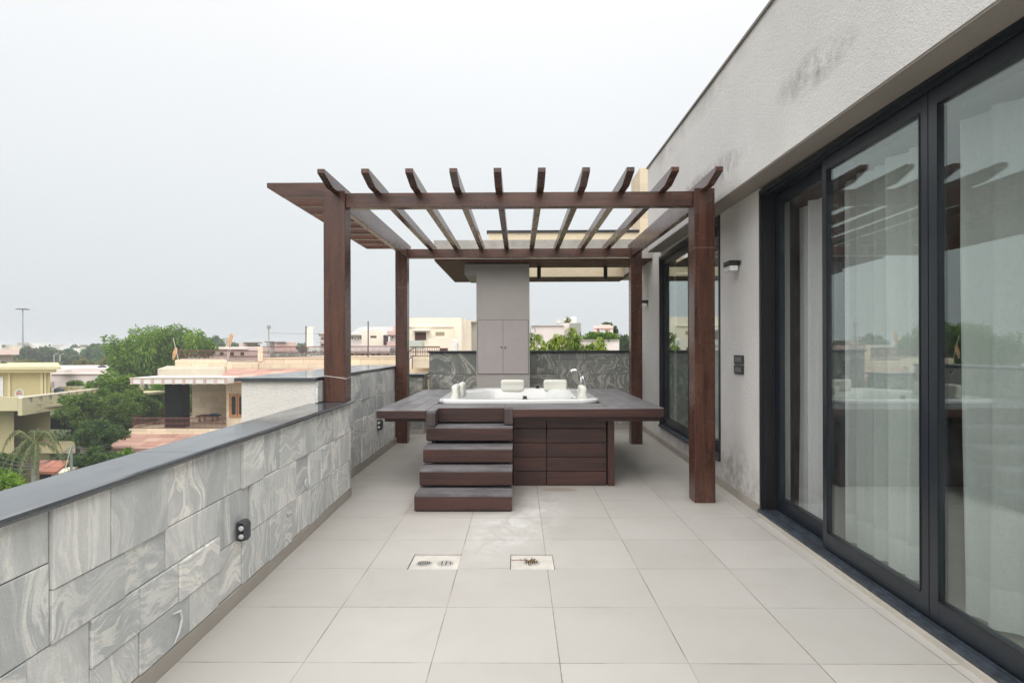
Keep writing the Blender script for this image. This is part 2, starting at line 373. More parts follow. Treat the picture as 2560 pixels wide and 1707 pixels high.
def m_leaf(name, c0, c1, c2, tl=.3, sc=.6):
    t = NT(name); v = t.world()
    r = t.n('ShaderNodeNewGeometry').outputs['Random Per Island']
    n = t.noise(v, sc, 3)
    f = t.math('ADD', t.math('MULTIPLY', r, .55), t.math('MULTIPLY', t.math('SUBTRACT', n, .25), .9))
    col = t.ramp(f, [(.2, c0), (.5, c1), (.85, c2)])
    b = t.bsdf(col, .5, spec=.35)
    tr = t.n('ShaderNodeBsdfTranslucent'); t.l(t.mix(1., col, (1.25, 1.3, .6), 'MULTIPLY'), tr.inputs[0])
    m = t.n('ShaderNodeMixShader'); m.inputs[0].default_value = tl; t.l(b, m.inputs[1]); t.l(tr.outputs[0], m.inputs[2])
    return t.end(m.outputs[0])
leaf_mid = m_leaf('leaf_mid_green', (.045, .085, .018), (.095, .17, .032), (.19, .28, .06))
leaf_dark = m_leaf('leaf_dark_green', (.03, .068, .02), (.062, .125, .034), (.12, .20, .055))
leaf_bright = m_leaf('leaf_bright_green', (.055, .115, .012), (.12, .23, .022), (.24, .37, .05))
leaf_mango = m_leaf('leaf_yellow_green', (.075, .13, .014), (.19, .29, .025), (.38, .44, .05), .38, 2.2)
leaf_far = m_leaf('leaf_far', (.040, .070, .026), (.070, .110, .040), (.11, .155, .055), .2, .12)
leaf_farbright = m_leaf('leaf_far_bright', (.055, .115, .04), (.085, .17, .055), (.12, .21, .07), .2, .12)
leaf_olive = m_leaf('leaf_olive', (.10, .12, .025), (.17, .17, .04), (.23, .22, .06), .2, .2)
leaf_palm = m_leaf('leaf_palm', (.06, .085, .028), (.12, .15, .055), (.21, .22, .10), .25, 1.5)
bark = simple('bark', (.16, .125, .095), .9, var=.3, bump=.6, sc=6)
bark_grey = simple('palm_bark', (.30, .28, .25), .9, var=.25, bump=.5, sc=5)

def wallm(name, col, var=.07, sc=.5, dirt=.25, course=None, cd=.6):
    """painted or stone-faced wall, weathered; course = height of the stone courses"""
    t = NT(name); v = t.world(); x, y, z = t.sep(v)
    c = t.mix(t.ramp(t.noise(v, sc, 5, .6), [(.3, 0), (.7, 1)]), tuple(i*(1-var) for i in col), tuple(min(1, i*(1+var)) for i in col))
    d = t.ramp(t.noise(t.map(v, (1, 1, .22)), 1.6, 7, .7), [(.55, 0), (.8, dirt)])
    c = t.mix(d, c, tuple(i*.4 for i in col))
    if course:
        k = t.math('FRACT', t.math('DIVIDE', z, course)); line = t.math('LESS_THAN', k, .045)
        row = t.math('FLOOR', t.math('DIVIDE', z, course))
        u = t.math('DIVIDE', t.math('ADD', t.math('ADD', x, y), t.math('MULTIPLY', row, .37)), course*3.2)
        ln2 = t.math('LESS_THAN', t.math('FRACT', u), .02)
        wn = t.n('ShaderNodeTexWhiteNoise', noise_dimensions='2D'); t.l(t.comb(t.math('FLOOR', u), row, 0.), wn.inputs['Vector'])
        c = t.mix(1., c, t.ramp(wn.outputs[0], [(0, (.88, .87, .85)), (1, (1.06, 1.05, 1.03))]), 'MULTIPLY')
        c = t.mix(t.math('MULTIPLY', t.math('MAXIMUM', line, ln2), cd), c, tuple(i*.35 for i in col))
    return t.end(t.bsdf(c, .85, t.bump(t.noise(v, 9, 4), .3, .02), spec=.2))
w_tan = wallm('tan_stone', (.76, .65, .50), course=.42)
w_tan_in = wallm('porch_wall', (.62, .54, .42), course=.40, cd=.4)
w_cream = wallm('cream_wall', (.84, .76, .64))
w_pink = wallm('pink_wall', (.72, .57, .53))
w_pink2 = wallm('rose_wall', (.68, .46, .42))
w_palepink = wallm('pale_pink_wall', (.82, .73, .70), dirt=.15)
w_white = wallm('white_wall', (.80, .77, .74), dirt=.2)
w_olive = wallm('olive_wall', (.46, .405, .235), var=.05, dirt=.12)
w_olive_light = wallm('olive_light', (.56, .51, .33), var=.05, dirt=.12)
w_grey = wallm('grey_cement', (.36, .35, .32), dirt=.5)
w_lconc = wallm('pale_cement', (.52, .47, .38), dirt=.5, sc=1.2)
w_dark = simple('dark_opening', (.018, .016, .015), .5)
w_maroon = simple('maroon_shutter', (.10, .035, .03), .6)
w_black = simple('black_column', (.008, .009, .010), .8, var=.2, spec=.15)
w_wood = simple('window_wood', (.42, .20, .08), .5, var=.2)
w_glassd = simple('dark_pane', (.02, .025, .03), .1)
rail_m = simple('rail_paint', (.14, .055, .045), .6)
rail_w = simple('white_rail', (.62, .58, .52), .6)
pole_m = simple('steel_pole', (.32, .34, .35), .5, metal=.2)
pole_d = simple('dark_pole', (.10, .10, .10), .6)
tank_w = simple('white_tank', (.78, .78, .75), .4); tank_b = simple('black_tank', (.035, .04, .045), .5); tank_blue = simple('blue_tank', (.10, .13, .17), .5)
dish_m = simple('dish_white', (.60, .60, .57), .5); red_m = simple('red_print', (.5, .05, .05), .6); gold_m = simple('sun_gold', (.45, .20, .03), .5)
tarp = simple('green_net', (.0, .15, .10), .7, var=.3, sc=2); flag_m = simple('saffron_cloth', (.66, .40, .22), .8, var=.15)
rooftile = wallm('clay_roof', (.36, .15, .105), var=.25, sc=3., course=.16)
def m_awning():
    t = NT('sandstone_awning'); v = t.world(); x, y, z = t.sep(v)
    row = t.math('FLOOR', t.math('DIVIDE', z, .145)); u = t.math('ADD', t.math('DIVIDE', x, .95), t.math('MULTIPLY', row, .43))
    wn = t.n('ShaderNodeTexWhiteNoise', noise_dimensions='2D'); t.l(t.comb(t.math('FLOOR', u), row, 0.), wn.inputs['Vector'])
    c = t.ramp(wn.outputs[0], [(0, (.36, .20, .16)), (.3, (.50, .29, .22)), (.6, (.58, .37, .30)), (.8, (.46, .24, .19)), (1, (.62, .45, .34))])
    ln = t.math('MAXIMUM', t.math('LESS_THAN', t.math('FRACT', t.math('DIVIDE', z, .145)), .1), t.math('LESS_THAN', t.math('FRACT', u), .03))
    c = t.mix(t.math('MULTIPLY', ln, .55), c, (.16, .09, .07))
    c = t.mix(t.ramp(t.noise(v, .9, 6, .7), [(.55, 0), (.75, .5)]), c, (.20, .13, .11))
    return t.end(t.bsdf(c, .8))
awning = m_awning()
def m_ground():
    t = NT('ground_earth'); v = t.world()
    c = t.ramp(t.noise(v, .06, 8, .7), [(.35, (.05, .075, .025)), (.5, (.09, .10, .045)), (.62, (.17, .145, .10)), (.75, (.07, .09, .03))])
    return t.end(t.bsdf(c, .95, t.bump(t.noise(v, 2, 5), .4, .1)))

# ------------------------------------------------------------------ the setting
GZ = -8.6
g = MB(); g.box(-2500, 2500, -300, 3000, GZ-2, GZ); g.build('ground', m_ground(), kind='structure')
rd = MB(); rd.box(-19.5, -13.5, -60, 120, GZ, GZ+.02); rd.build('road', simple('asphalt', (.055, .055, .055), .9, var=.2, bump=.4), kind='structure')

# our own building: the block below the terrace, the terrace floor
XL = lambda y: -1.54-.0226*y                      # inside face of the near parapet
XR = lambda y: 2.04+.0175*y                       # outside face of the house wall
def zf(y): return 0.
b = MB()
b.add([(-2.45,5.56,-.06),(8,5.56,-.06),(8,14,-.06),(-2.45,14,-.06)], [(0,1,2,3)])
fl = MB(); fl.box(-2.35, 2.35, -3.2, 11.1, -.10, 0.)
# recesses for the two drains are cut by building the floor from strips
fl = MB()
dr = [(-.75, -.41, 3.97, 4.268), (-.062, .238, 3.97, 4.268)]
xs = [-2.35, -.75, -.41, -.062, .238, 2.35]; ys = [-3.2, 3.97, 4.268, 11.2]
for i in range(5):
    for j in range(3):
        if j == 1 and i in (1, 3): continue
        fl.add([(xs[i],ys[j],0),(xs[i+1],ys[j],0),(xs[i+1],ys[j+1],0),(xs[i],ys[j+1],0)], [(0,1,2,3)])
for (a, c_, d, e) in dr:
    fl.add([(a,d,0),(c_,d,0),(c_,e,0),(a,e,0),(a,d,-.05),(c_,d,-.05),(c_,e,-.05),(a,e,-.05)], [(0,4,5,1),(1,5,6,2),(2,6,7,3),(3,7,4,0)])
fl.build('terrace_floor', tiles, kind='structure')

# ------------------------------------------------------------------ stone cladding generator
def cladding(mb, u0, u1, z0, z1, place, unit=.098, seed=1, depth=.021):
    """irregular stone slabs; place(u,z,d) gives a point d proud of the wall"""
    rnd = random.Random(seed); nu = max(1, round((u1-u0)/unit)); nz = max(1, round((z1-z0)/unit))
    du = (u1-u0)/nu; dz = (z1-z0)/nz; used = [[False]*nz for _ in range(nu)]
    for i in range(nu):
        for j in range(nz):
            if used[i][j]: continue
            fw_ = 1
            while i+fw_ < nu and not used[i+fw_][j] and fw_ < 6: fw_ += 1
            fh = 1
            while j+fh < nz and not used[i][j+fh] and fh < 6: fh += 1
            best = None
            for _ in range(6):
                a = min(fw_, rnd.choice((3,3,4,4,5,2,3))); c = min(fh, rnd.choice((2,2,3,3,4,4,5)))
                if fh-c == 1: c = fh
                while a > 1 and any(used[i+p][j+q] for p in range(a) for q in range(c)): a -= 1
                if best is None or (a >= 3) > (best[0] >= 3): best = (a, c)
            a, c = best
            for p in range(a):
                for q in range(c): used[i+p][j+q] = True
            ga = .0022
            ua, ub = u0+i*du+ga, u0+(i+a)*du-ga; za, zb = z0+j*dz+ga, z0+(j+c)*dz-ga
            d = .004+rnd.random()**1.6*depth; e = .003
            vs = [place(ua,za,0), place(ub,za,0), place(ub,zb,0), place(ua,zb,0),
                  place(ua,za,d-e), place(ub,za,d-e), place(ub,zb,d-e), place(ua,zb,d-e),
                  place(ua+e,za+e,d), place(ub-e,za+e,d), place(ub-e,zb-e,d), place(ua+e,zb-e,d)]
            mb.add(vs, [(0,1,5,4),(1,2,6,5),(2,3,7,6),(3,0,4,7),(4,5,9,8),(5,6,10,9),(6,7,11,10),(7,4,8,11),(8,9,10,11)])

# near parapet along the left (grey marbled slabs, black coping)
YE = 5.95
w1 = empty('parapet_wall', (-1.75, 3, 0), 'low terrace wall in pale grey marbled stone slabs under a long dark coping, nearest the camera', 'wall')
k = MB(); k.hexa([(-1.82,-3.2,-.4),(XL(-3.2)-.02,-3.2,-.4),(XL(YE)-.02,YE,-.4),(-1.93,YE,-.4)], [(-1.82,-3.2,.93),(XL(-3.2)-.02,-3.2,.93),(XL(YE)-.02,YE,.93),(-1.93,YE,.93)]); k.build('masonry', grout, w1)
k = MB(); cladding(k, -3.2, YE, .085, .93, lambda u, z, d: (XL(u)-.0195+d, u, z), seed=41)
cladding(k, -1.89, XL(YE)-.02, .085, .93, lambda u, z, d: (u, YE+.0+d, z), seed=5)
k.build('stone_cladding', stone, w1)
k = MB(); k.hexa([(XL(-3.2)-.0195,-3.2,0),(XL(-3.2)-.004,-3.2,0),(XL(YE)-.004,YE+.012,0),(XL(YE)-.0195,YE+.012,0)], [(XL(-3.2)-.0195,-3.2,.083),(XL(-3.2)-.004,-3.2,.083),(XL(YE)-.004,YE+.012,.083),(XL(YE)-.0195,YE+.012,.083)])
k.build('skirting', skirt_m, w1)
CI = lambda y: -1.512-.0196*y; CO = lambda y: -1.80-.0285*y
k = MB()
for (ya, yb) in ((-3.2, 2.93), (2.934, YE+.02)):
    prof = [(0, .932), (-.012, .934), (-.016, .945), (-.010, .956), (0, .961)]
    A = []; B = []
    for L, y in ((A, ya), (B, yb)):
        L += [(CO(y), y, .932)] + [(CI(y)-.02-dx*1.0, y, z) for dx, z in prof] + [(CO(y), y, .961)]
    n = len(A); k.add(A+B, [tuple(range(n-1,-1,-1)), tuple(range(n, 2*n))]+[(i, (i+1)%n, (i+1)%n+n, i+n) for i in range(n)])
k.build('coping', granite, w1)
for (px, py) in ((-1.69, 2.22), (-1.72, 3.2), (-1.73, 4.05)): pass

# far left parapet, higher, thicker
w2 = empty('parapet_wall', (-2.2, 7.7, 0), 'higher terrace wall of grey stone slabs behind the left pergola post, capped with polished black slab', 'wall')
X2 = lambda y: -1.885-.011*(y-5.5)
k = MB(); k.hexa([(-2.6,5.57,GZ),(X2(5.57)-.02,5.57,GZ),(X2(10)-.02,10,GZ),(-2.6,10,GZ)], [(-2.6,5.57,1.17),(X2(5.57)-.02,5.57,1.17),(X2(10)-.02,10,1.17),(-2.6,10,1.17)]); k.build('plaster_wall', plaster_ext, w2)
k = MB(); cladding(k, 5.57, 5.95, .965, 1.168, lambda u, z, d: (X2(u)-.019+d, u, z), seed=3); cladding(k, 5.975, 9.98, .09, 1.168, lambda u, z, d: (X2(u)-.019+d, u, z), unit=.11, seed=23, depth=.024)
k.build('stone_cladding', stone, w2)
k = MB(); k.box(X2(7)-.021, X2(7)-.0, 5.965, 9.95, 0, .088); k.build('skirting', skirt_m, w2)
k = MB(); k.hexa([(-2.65,5.53,1.170),(X2(5.5)-.0,5.53,1.170),(X2(10)+.005,10.0,1.170),(-2.65,10.0,1.170)], [(-2.65,5.53,1.203),(X2(5.5)-.0,5.53,1.203),(X2(10)+.005,10.0,1.203),(-2.65,10.0,1.203)])
k.build('coping', granite, w2, bevel=.003)

# stub wall and back wall
w3 = empty('parapet_wall', (-1.9, 10.5, 0), 'short low stone wall stub with black coping behind the far left pergola post', 'wall')
k = MB(); k.box(-2.6, -1.665, 10.28, 10.88, -.3, 1.0); k.build('masonry', grout, w3)
k = MB(); cladding(k, -2.6, -1.66, .09, .998, lambda u, z, d: (u, 10.279-d, z), seed=8); cladding(k, 10.27, 10.86, .09, .998, lambda u, z, d: (-1.664+d, u, z), seed=9); k.build('stone_cladding', stone_green, w3)
k = MB(); k.box(-2.6, -1.645, 10.26, 10.278, 0, .088); k.box(-1.664, -1.645, 10.28, 10.88, 0, .088); k.build('skirting', skirt_m, w3)
k = MB(); k.box(-2.65, -1.63, 10.24, 10.9, 1.0, 1.035); k.build('coping', granite, w3, bevel=.003)
w4 = empty('parapet_wall', (.3, 11, 0), 'tall green-grey stone wall across the far end of the terrace behind the bathtub', 'wall')
k = MB(); k.box(-1.64, 2.5, 10.93, 11.15, GZ, 1.395); k.build('masonry', grout, w4)
k = MB(); cladding(k, -1.64, 2.3, .09, 1.393, lambda u, z, d: (u, 10.929-d, z), unit=.13, seed=31, depth=.01); k.build('stone_cladding', stone_green, w4)
k = MB(); k.box(-1.64, 2.3, 10.90, 10.93, 0, .088); k.build('skirting', skirt_m, w4)
k = MB(); k.box(-1.66, 2.4, 10.88, 11.2, 1.395, 1.432); k.build('coping', granite_edge, w4, bevel=.003)

# block under the terrace
own = MB(); own.box(-1.80, 9, -3.2, 5.56, GZ, -.11); own.box(-2.58, 9, 5.56, 10.27, GZ, -.11)

# ------------------------------------------------------------------ the house on the right
house = empty('house', (3, 5, 0), 'modern pale grey plastered house with dark glazed sliding doors along the right of the terrace', 'house')
def H(x, y, z): return (XR(y)+x, y, z)
def hbox(mb, o0, o1, y0, y1, z0, z1, m=0, zs=0.):
    mb.hexa([H(o0,y0,z0),H(o1,y0,z0),H(o1,y1,z0),H(o0,y1,z0)], [H(o0,y0,z1),H(o1,y0,z1),H(o1,y1,z1+zs),H(o0,y1,z1+zs)], m)
DT = 2.845; D0, D1 = .88, 5.29; V0, V1, VB, VT = 6.39, 9.35, .26, 2.885
SZ = lambda y: 2.785+.0190*y
k = MB(); hbox(k, 0, .26, -3.2, D0, 0, 2.9); k.build('wall', plaster, house)
k = MB(); hbox(k, 0, .26, D1, V0, 0, 2.9); hbox(k, 0, .26, V0, V1, 0, VB); hbox(k, 0, .26, V1, 10.93, 0, 3.0); hbox(k, 0, .26, V0, V1, VT, 3.02); k.build('wall', plaster, house)
TP = lambda y: 3.894+.0372*y
k = MB(); y0, y1, o = -3.2, 9.25, -.2
k.hexa([(XR(y0)+o,y0,SZ(y0)),(XR(y0)+4,y0,SZ(y0)+.001),(XR(y1)+4,y1,SZ(y1)+.001),(XR(y1)+o,y1,SZ(y1))], [(XR(y0)+o,y0,TP(y0)),(XR(y0)+4,y0,TP(y0)),(XR(y1)+4,y1,TP(y1)),(XR(y1)+o,y1,TP(y1))])
k.build('upper_wall', [plaster], house)
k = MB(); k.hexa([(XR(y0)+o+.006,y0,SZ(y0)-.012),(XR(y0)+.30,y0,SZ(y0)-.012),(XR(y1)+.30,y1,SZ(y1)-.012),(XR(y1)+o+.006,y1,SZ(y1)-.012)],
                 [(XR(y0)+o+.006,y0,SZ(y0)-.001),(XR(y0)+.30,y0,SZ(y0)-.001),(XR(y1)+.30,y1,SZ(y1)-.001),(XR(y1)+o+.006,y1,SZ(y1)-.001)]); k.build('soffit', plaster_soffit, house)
k = MB(); k.hexa([(XR(y0)+o-.02,y0,TP(y0)+.001),(XR(y0)+o+.2,y0,TP(y0)+.001),(XR(y1)+o+.2,y1+.02,TP(y1)+.001),(XR(y1)+o-.02,y1+.02,TP(y1)+.001)],
                 [(XR(y0)+o-.02,y0,TP(y0)+.022),(XR(y0)+o+.2,y0,TP(y0)+.022),(XR(y1)+o+.2,y1+.02,TP(y1)+.022),(XR(y1)+o-.02,y1+.02,TP(y1)+.022)]); k.build('parapet_coping', simple('coping_brown', (.20, .17, .15), .6), house)
for ya, yb in ((D1+.005, 10.88), (-3.2, D0-.005)): k = MB(); hbox(k, -.012, -.001, ya, yb, 0, .082); k.build('skirting', skirt_m, house)
own.build('lower_storeys', plaster_ext, house)
# room behind
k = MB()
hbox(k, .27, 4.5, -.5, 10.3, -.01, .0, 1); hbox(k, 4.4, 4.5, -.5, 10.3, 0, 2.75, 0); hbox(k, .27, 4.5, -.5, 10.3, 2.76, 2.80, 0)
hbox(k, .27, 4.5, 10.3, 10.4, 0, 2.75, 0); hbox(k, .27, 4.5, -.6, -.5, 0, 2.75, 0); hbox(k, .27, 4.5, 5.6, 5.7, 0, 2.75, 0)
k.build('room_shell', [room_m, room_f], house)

def door_frame(y0, y1, z0, z1, name='door_frame', sill=True):
    k = MB(); t = .035
    hbox(k, -.012, .20, y1-t, y1-.001, z0, z1, 1); hbox(k, -.012, .20, y0+.001, y0+t, z0, z1, 1)
    hbox(k, -.012, .20, y0+t, y1-t, z1-t, z1-.001, 0)
    hbox(k, -.03, .20, y0, y1, z0, z0+.022, 2)
    for a in (.018, .098, .178): hbox(k, a, a+.008, y0+t, y1-t, z0+.022, z0+.034, 2); hbox(k, a, a+.012, y0+t, y1-t, z1-t-.02, z1-t, 0)
    for a in (.018, .098): hbox(k, a, a+.012, y1-t-.012, y1-t, z0+.03, z1-t, 0)
    return k.build(name, [frame_m, frame_dark, seal_m], house)
def leaf(y0, y1, off, z0, z1, gl, st=.075, rb=.115, rt=.10, dep=.045, handle=None):
    k = MB(); e = .004
    hbox(k, off, off+dep, y0, y0+st, z0, z1); hbox(k, off, off+dep, y1-st, y1, z0, z1)
    hbox(k, off+.001, off+dep-.001, y0+st, y1-st, z0, z0+rb); hbox(k, off+.001, off+dep-.001, y0+st, y1-st, z1-rt, z1)
    # glazing bead and rubber
    hbox(k, off-.004, off+.002, y0+st-.008, y0+st, z0+rb, z1-rt, 1); hbox(k, off-.004, off+.002, y1-st, y1-st+.008, z0+rb, z1-rt, 1)
    hbox(k, off-.004, off+.002, y0+st, y1-st, z0+rb-.008, z0+rb, 1); hbox(k, off-.004, off+.002, y0+st, y1-st, z1-rt, z1-rt+.008, 1)
    o = k.build('sliding_door', [frame_m, frame_dark], house)
    k = MB(); hbox(k, off+.014, off+.022, y0+st-.005, y1-st+.005, z0+rb-.005, z1-rt+.005); k.build('glass_pane', gl, o)
    if handle:
        k = MB(); hy, hz = handle; hbox(k, off+dep, off+dep+.012, hy-.02, hy+.02, hz-.09, hz+.09)
        k.tube([H(off+dep+.01,hy,hz), H(off+dep+.055,hy,hz), H(off+dep+.06,hy+.05,hz-.03), H(off+dep+.06,hy+.12,hz-.07)], .011, 8); k.build('handle', rubber, o)
    return o
door_frame(D0, D1, .028, DT)
leaf(4.19, D1-.045, .118, .062, DT-.04, glass_clear)
leaf(3.135, 4.255, .038, .062, DT-.04, glass, st=.068)
leaf(2.02, 3.128, .038, .062, DT-.04, glass, handle=(3.08, 1.36), st=.072)
leaf(.93, 2.06, .118, .062, DT-.04, glass)
door_frame(V0, V1, VB, VT, 'window_frame')
leaf(7.80, V1-.045, .05, VB+.035, VT-.04, glass, st=.07)
leaf(V0+.045, 7.86, .118, VB+.035, VT-.04, glass, st=.07)
k = MB(); hbox(k, -.045, -.0125, -3.2, D1-.06, 0, .027); k.build('threshold', curb_m, house)

# curtains
def curtain(y0, y1, off, label, amp=.05, seed=0, n=5):
    rnd = random.Random(seed); k = MB(); N = int((y1-y0)/.012); zs = [.03, .24, .245, 1.0, 2.0, 2.70]
    ph = [rnd.uniform(0, 6.28) for _ in range(4)]; fq = [rnd.uniform(30, 36), rnd.uniform(14, 19), rnd.uniform(60, 75), 7]
    base = len(k.v)
    for z in zs:
        for i in range(N+1):
            y = y0+(y1-y0)*i/N; fl = 1.12-.14*z/2.7
            a = amp*fl*(.6*math.sin(fq[0]*y+ph[0]+.25*math.sin(z))+.55*math.sin(fq[1]*y+ph[1]-.2*z)+.18*math.sin(fq[2]*y+ph[2]))
            k.v.append(H(off+a, y+.012*math.sin(z*1.3+y*9), z))
    for j in range(len(zs)-1):
        for i in range(N):
            k.f.append((base+j*(N+1)+i, base+j*(N+1)+i+1, base+(j+1)*(N+1)+i+1, base+(j+1)*(N+1)+i)); k.m.append(1 if j < 1 else 0)
    return k.build('curtain', [sheer, hem], None, smooth=True, label=label, cat='curtain', group='sheer curtains behind the sliding doors')
curtain(4.74, 5.30, .36, 'white sheer curtain behind the narrow far pane of the sliding door', seed=1)
curtain(3.50, 4.54, .34, 'white sheer curtain behind the middle pane of the sliding door', seed=2)
curtain(.75, 3.38, .36, 'wide white sheer curtain behind the nearest pane at the right edge', seed=3)
curtain(6.6, 8.15, .36, 'pale curtain inside the far window behind the right front pergola post', seed=4)

# wall lights, switches
def wall_light(y, z, label):
    e = empty('wall_light', H(0, y, z), label, 'wall light', 'square lights on the house wall')
    k = MB(); hbox(k, -.105, -.001, y-.09, y+.09, z, z+.048); k.tube([H(-.012,y-.09,z+.03), H(-.012,y-.125,z+.03)], .012, 8); k.build('housing', black_metal, e, bevel=.004)
    k = MB(); hbox(k, -.097, -.014, y-.082, y+.082, z-.052, z-.0005); k.build('diffuser', frosted, e, bevel=.006)
wall_light(5.88, 2.268, 'black box wall light with white diffuser above the switches beside the near door')
wall_light(10.35, 2.245, 'small far wall light right of the back pergola post')
for (z, lb) in ((1.312, 'upper black switch plate on the house wall beside the sliding door'), (1.215, 'lower black switch plate on the house wall beside the sliding door')):
    e = empty('switch_plate', H(0, 5.82, z), lb, 'switch', 'black switch plates')
    k = MB(); hbox(k, -.014, -.001, 5.69, 5.94, z, z+.086); k.build('plate', black_metal, e, bevel=.003)
    k = MB(); hbox(k, -.0155, -.0138, 5.735, 5.90, z+.02, z+.066); k.build('switch_panel', screen, e)

# ------------------------------------------------------------------ pergola
pg = empty('pergola', (0, 7.4, 0), 'dark brown wooden pergola with four posts and open rafters over the bathtub deck', 'pergola')
joint_m = simple('joint_filler', (.30, .20, .16), .6)
def post(x0, x1, y0, y1, z0, z1, zj):
    k = MB(); k.box(x0, x1, y0, y1, z0, z1); o = k.build('post', wood_z, pg, bevel=.0035)
    k = MB(); e = .0006; k.box(x0-e, x1+e, y0-e, y1+e, zj-.0014, zj+.0014); k.build('joint', joint_m, o); return o
post(1.668, 1.862, 5.68, 5.88, 0, 2.985, 2.42); post(-1.868, -1.662, 5.70, 5.90, .962, 2.985, 1.20)
post(1.722, 1.894, 9.165, 9.35, 0, 3.035, 2.42); post(-1.918, -1.735, 9.27, 9.46, 0, 3.035, 2.42)
k = MB(); k.box(-1.661, 1.667, 5.73, 5.83, 2.828, 2.968); k.build('cross_beam', wood_x, pg, bevel=.003)
k = MB(); k.box(-1.734, 1.721, 9.22, 9.33, 2.875, 3.012); k.build('cross_beam', wood_x, pg, bevel=.003)
ZB, ZT = 2.955, 3.058
def rafter(x0, x1, deep=False):
    rz = .0105   # tops rise very slightly to the back, as measured
    zb = lambda y: ZB+.012*(y-5.7)
    zt = lambda y: ZT+.010*(y-5.7)
    p = [(5.235, zt(5.235)), (5.235, zt(5.235)-.040), (5.485, zb(5.485))]
    if deep: p += [(5.73, zb(5.73)), (5.90, zb(5.9)), (5.901, 2.842), (9.165, 2.88), (9.166, 3.01), (9.46, 3.01), (9.46, zt(9.46))]
    else: p += [(9.46, zb(9.46)), (9.66, zt(9.66)-.045), (9.66, zt(9.66))]
    k = MB(); k.prism([(a, b_) for a, b_ in p], 0, x0, x1); return k.build('rafter', wood_y, pg, bevel=.003)
RX = [-1.77+.389*i for i in range(10)]
for i, x in enumerate(RX):
    if i == 0: rafter(x-.0, x+.063, True)
    elif i == 9: rafter(x-.005, x+.06, True)
    else: rafter(x-.002, x+.066)
for i in range(9):
    y = 5.80+.4063*i; zt_ = ZT+.034+.010*(y-5.7); zb_ = ZB+.012*(y-5.7)
    k = MB(); k.prism([(-2.455, zt_-.002), (-2.455, zt_-.048), (-2.315, zb_), (-1.771, zb_), (-1.771, zt_-.002)], 1, y, y+.062); k.build('side_rafter', wood_x, pg, bevel=.003)
# cord round the post
k = MB(); z = 1.215; k.tube([(-1.91,5.66,z+.015),(-1.873,5.692,z),(-1.73,5.690,z-.02),(-1.655,5.693,z-.032),(-1.652,5.905,z-.02)], .0028, 6); k.build('cord', cord_m, label='thin white cord tied round the left front pergola post', cat='cord')
k = MB()
pts = [(X2(6.1)+.012,6.10,.90),(X2(6.4)+.02,6.3,.76),(X2(6.6)+.025,6.55,.63),(X2(6.8)+.025,6.8,.54),(X2(7)+.022,7.1,.475),(X2(7.3)+.02,7.35,.46)]
k.tube(pts, .0025, 6); k.build('wire', wire_m, label='thin grey wire hanging loose against the higher stone wall', cat='wire')

# ------------------------------------------------------------------ tub deck with steps
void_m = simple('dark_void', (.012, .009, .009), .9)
dk = empty('tub_deck', (0, 7.6, 0), 'raised dark timber deck around the sunken white tub with boarded base', 'deck')
DZ = .845
def planks(mb, x0, x1, y0, y1, w, axis, z0=DZ-.028, z1=DZ, g=.0035):
    a, b_ = (x0, x1) if axis == 1 else (y0, y1); n = max(1, round((b_-a)/w)); d = (b_-a)/n
    for i in range(n):
        p, q = a+i*d+g/2, a+(i+1)*d-g/2
        if axis == 1: mb.box(p, q, y0, y1, z0, z1, 1)
        else: mb.box(x0, x1, p, q, z0, z1, 0)
k = MB()
planks(k, -1.433, -.935, 6.02, 9.14, .166, 1); planks(k, -.932, -.155, 6.29, 6.80, .165, 0); planks(k, -.152, .93, 6.205, 6.80, .15, 0)
planks(k, .933, 1.498, 6.238, 9.24, .14, 1); planks(k, -.932, .93, 8.92, 9.18, .13, 0)
k.box(-.932, -.842, 6.02, 6.287, DZ-.028, DZ-.0005, 1)
k.build('deck_boards', [top_x, top_y], dk, bevel=.002)
k = MB()   # edge boards
k.box(-1.435, -.94, 6.0, 6.018, .768, DZ-.002, 0); k.hexa([(-.062,6.13,.764),(1.50,6.18,.760),(1.50,6.20,.760),(-.062,6.155,.764)], [(-.062,6.13,DZ-.002),(1.50,6.18,DZ-.002),(1.50,6.20,DZ-.002),(-.062,6.155,DZ-.002)], 0); k.hexa([(-.062,6.157,.80),(1.498,6.202,.80),(1.498,6.236,.80),(-.062,6.203,.80)], [(-.062,6.157,DZ-.001),(1.498,6.202,DZ-.001),(1.498,6.236,DZ-.001),(-.062,6.203,DZ-.001)], 1)
k.box(1.4985, 1.515, 6.24, 9.24, .764, DZ-.002, 1); k.box(-1.45, -1.4355, 6.0, 9.14, .768, DZ-.002, 1)
k.box(-1.43, 1.49, 9.245, 9.26, .764, DZ-.004, 0)
k.build('edge_board', [deck_x, top_x], dk, bevel=.002)
k = MB(); k.box(-.938, -.842, 6.0, 6.285, .690, DZ-.029, 0); k.build('newel_block', wood('block_wood', 2, (.045,.03,.03), (.075,.055,.055), .5), dk, bevel=.003)
k = MB(); k.box(-.150, -.063, 6.128, 6.285, .690, DZ+.001, 0); k.build('newel_block', bpy.data.materials['block_wood'], dk, bevel=.003)
k = MB(); k.box(-.842, -.150, 6.27, 6.288, .70, DZ-.001, 0); k.build('top_riser', deck_x, dk, bevel=.002)
# joists seen under the overhang
k = MB()
for y in (6.3, 7.2, 8.2, 9.05): k.box(-1.42, 1.48, y, y+.04, .70, .764)
k.build('joist', deck_x, dk)
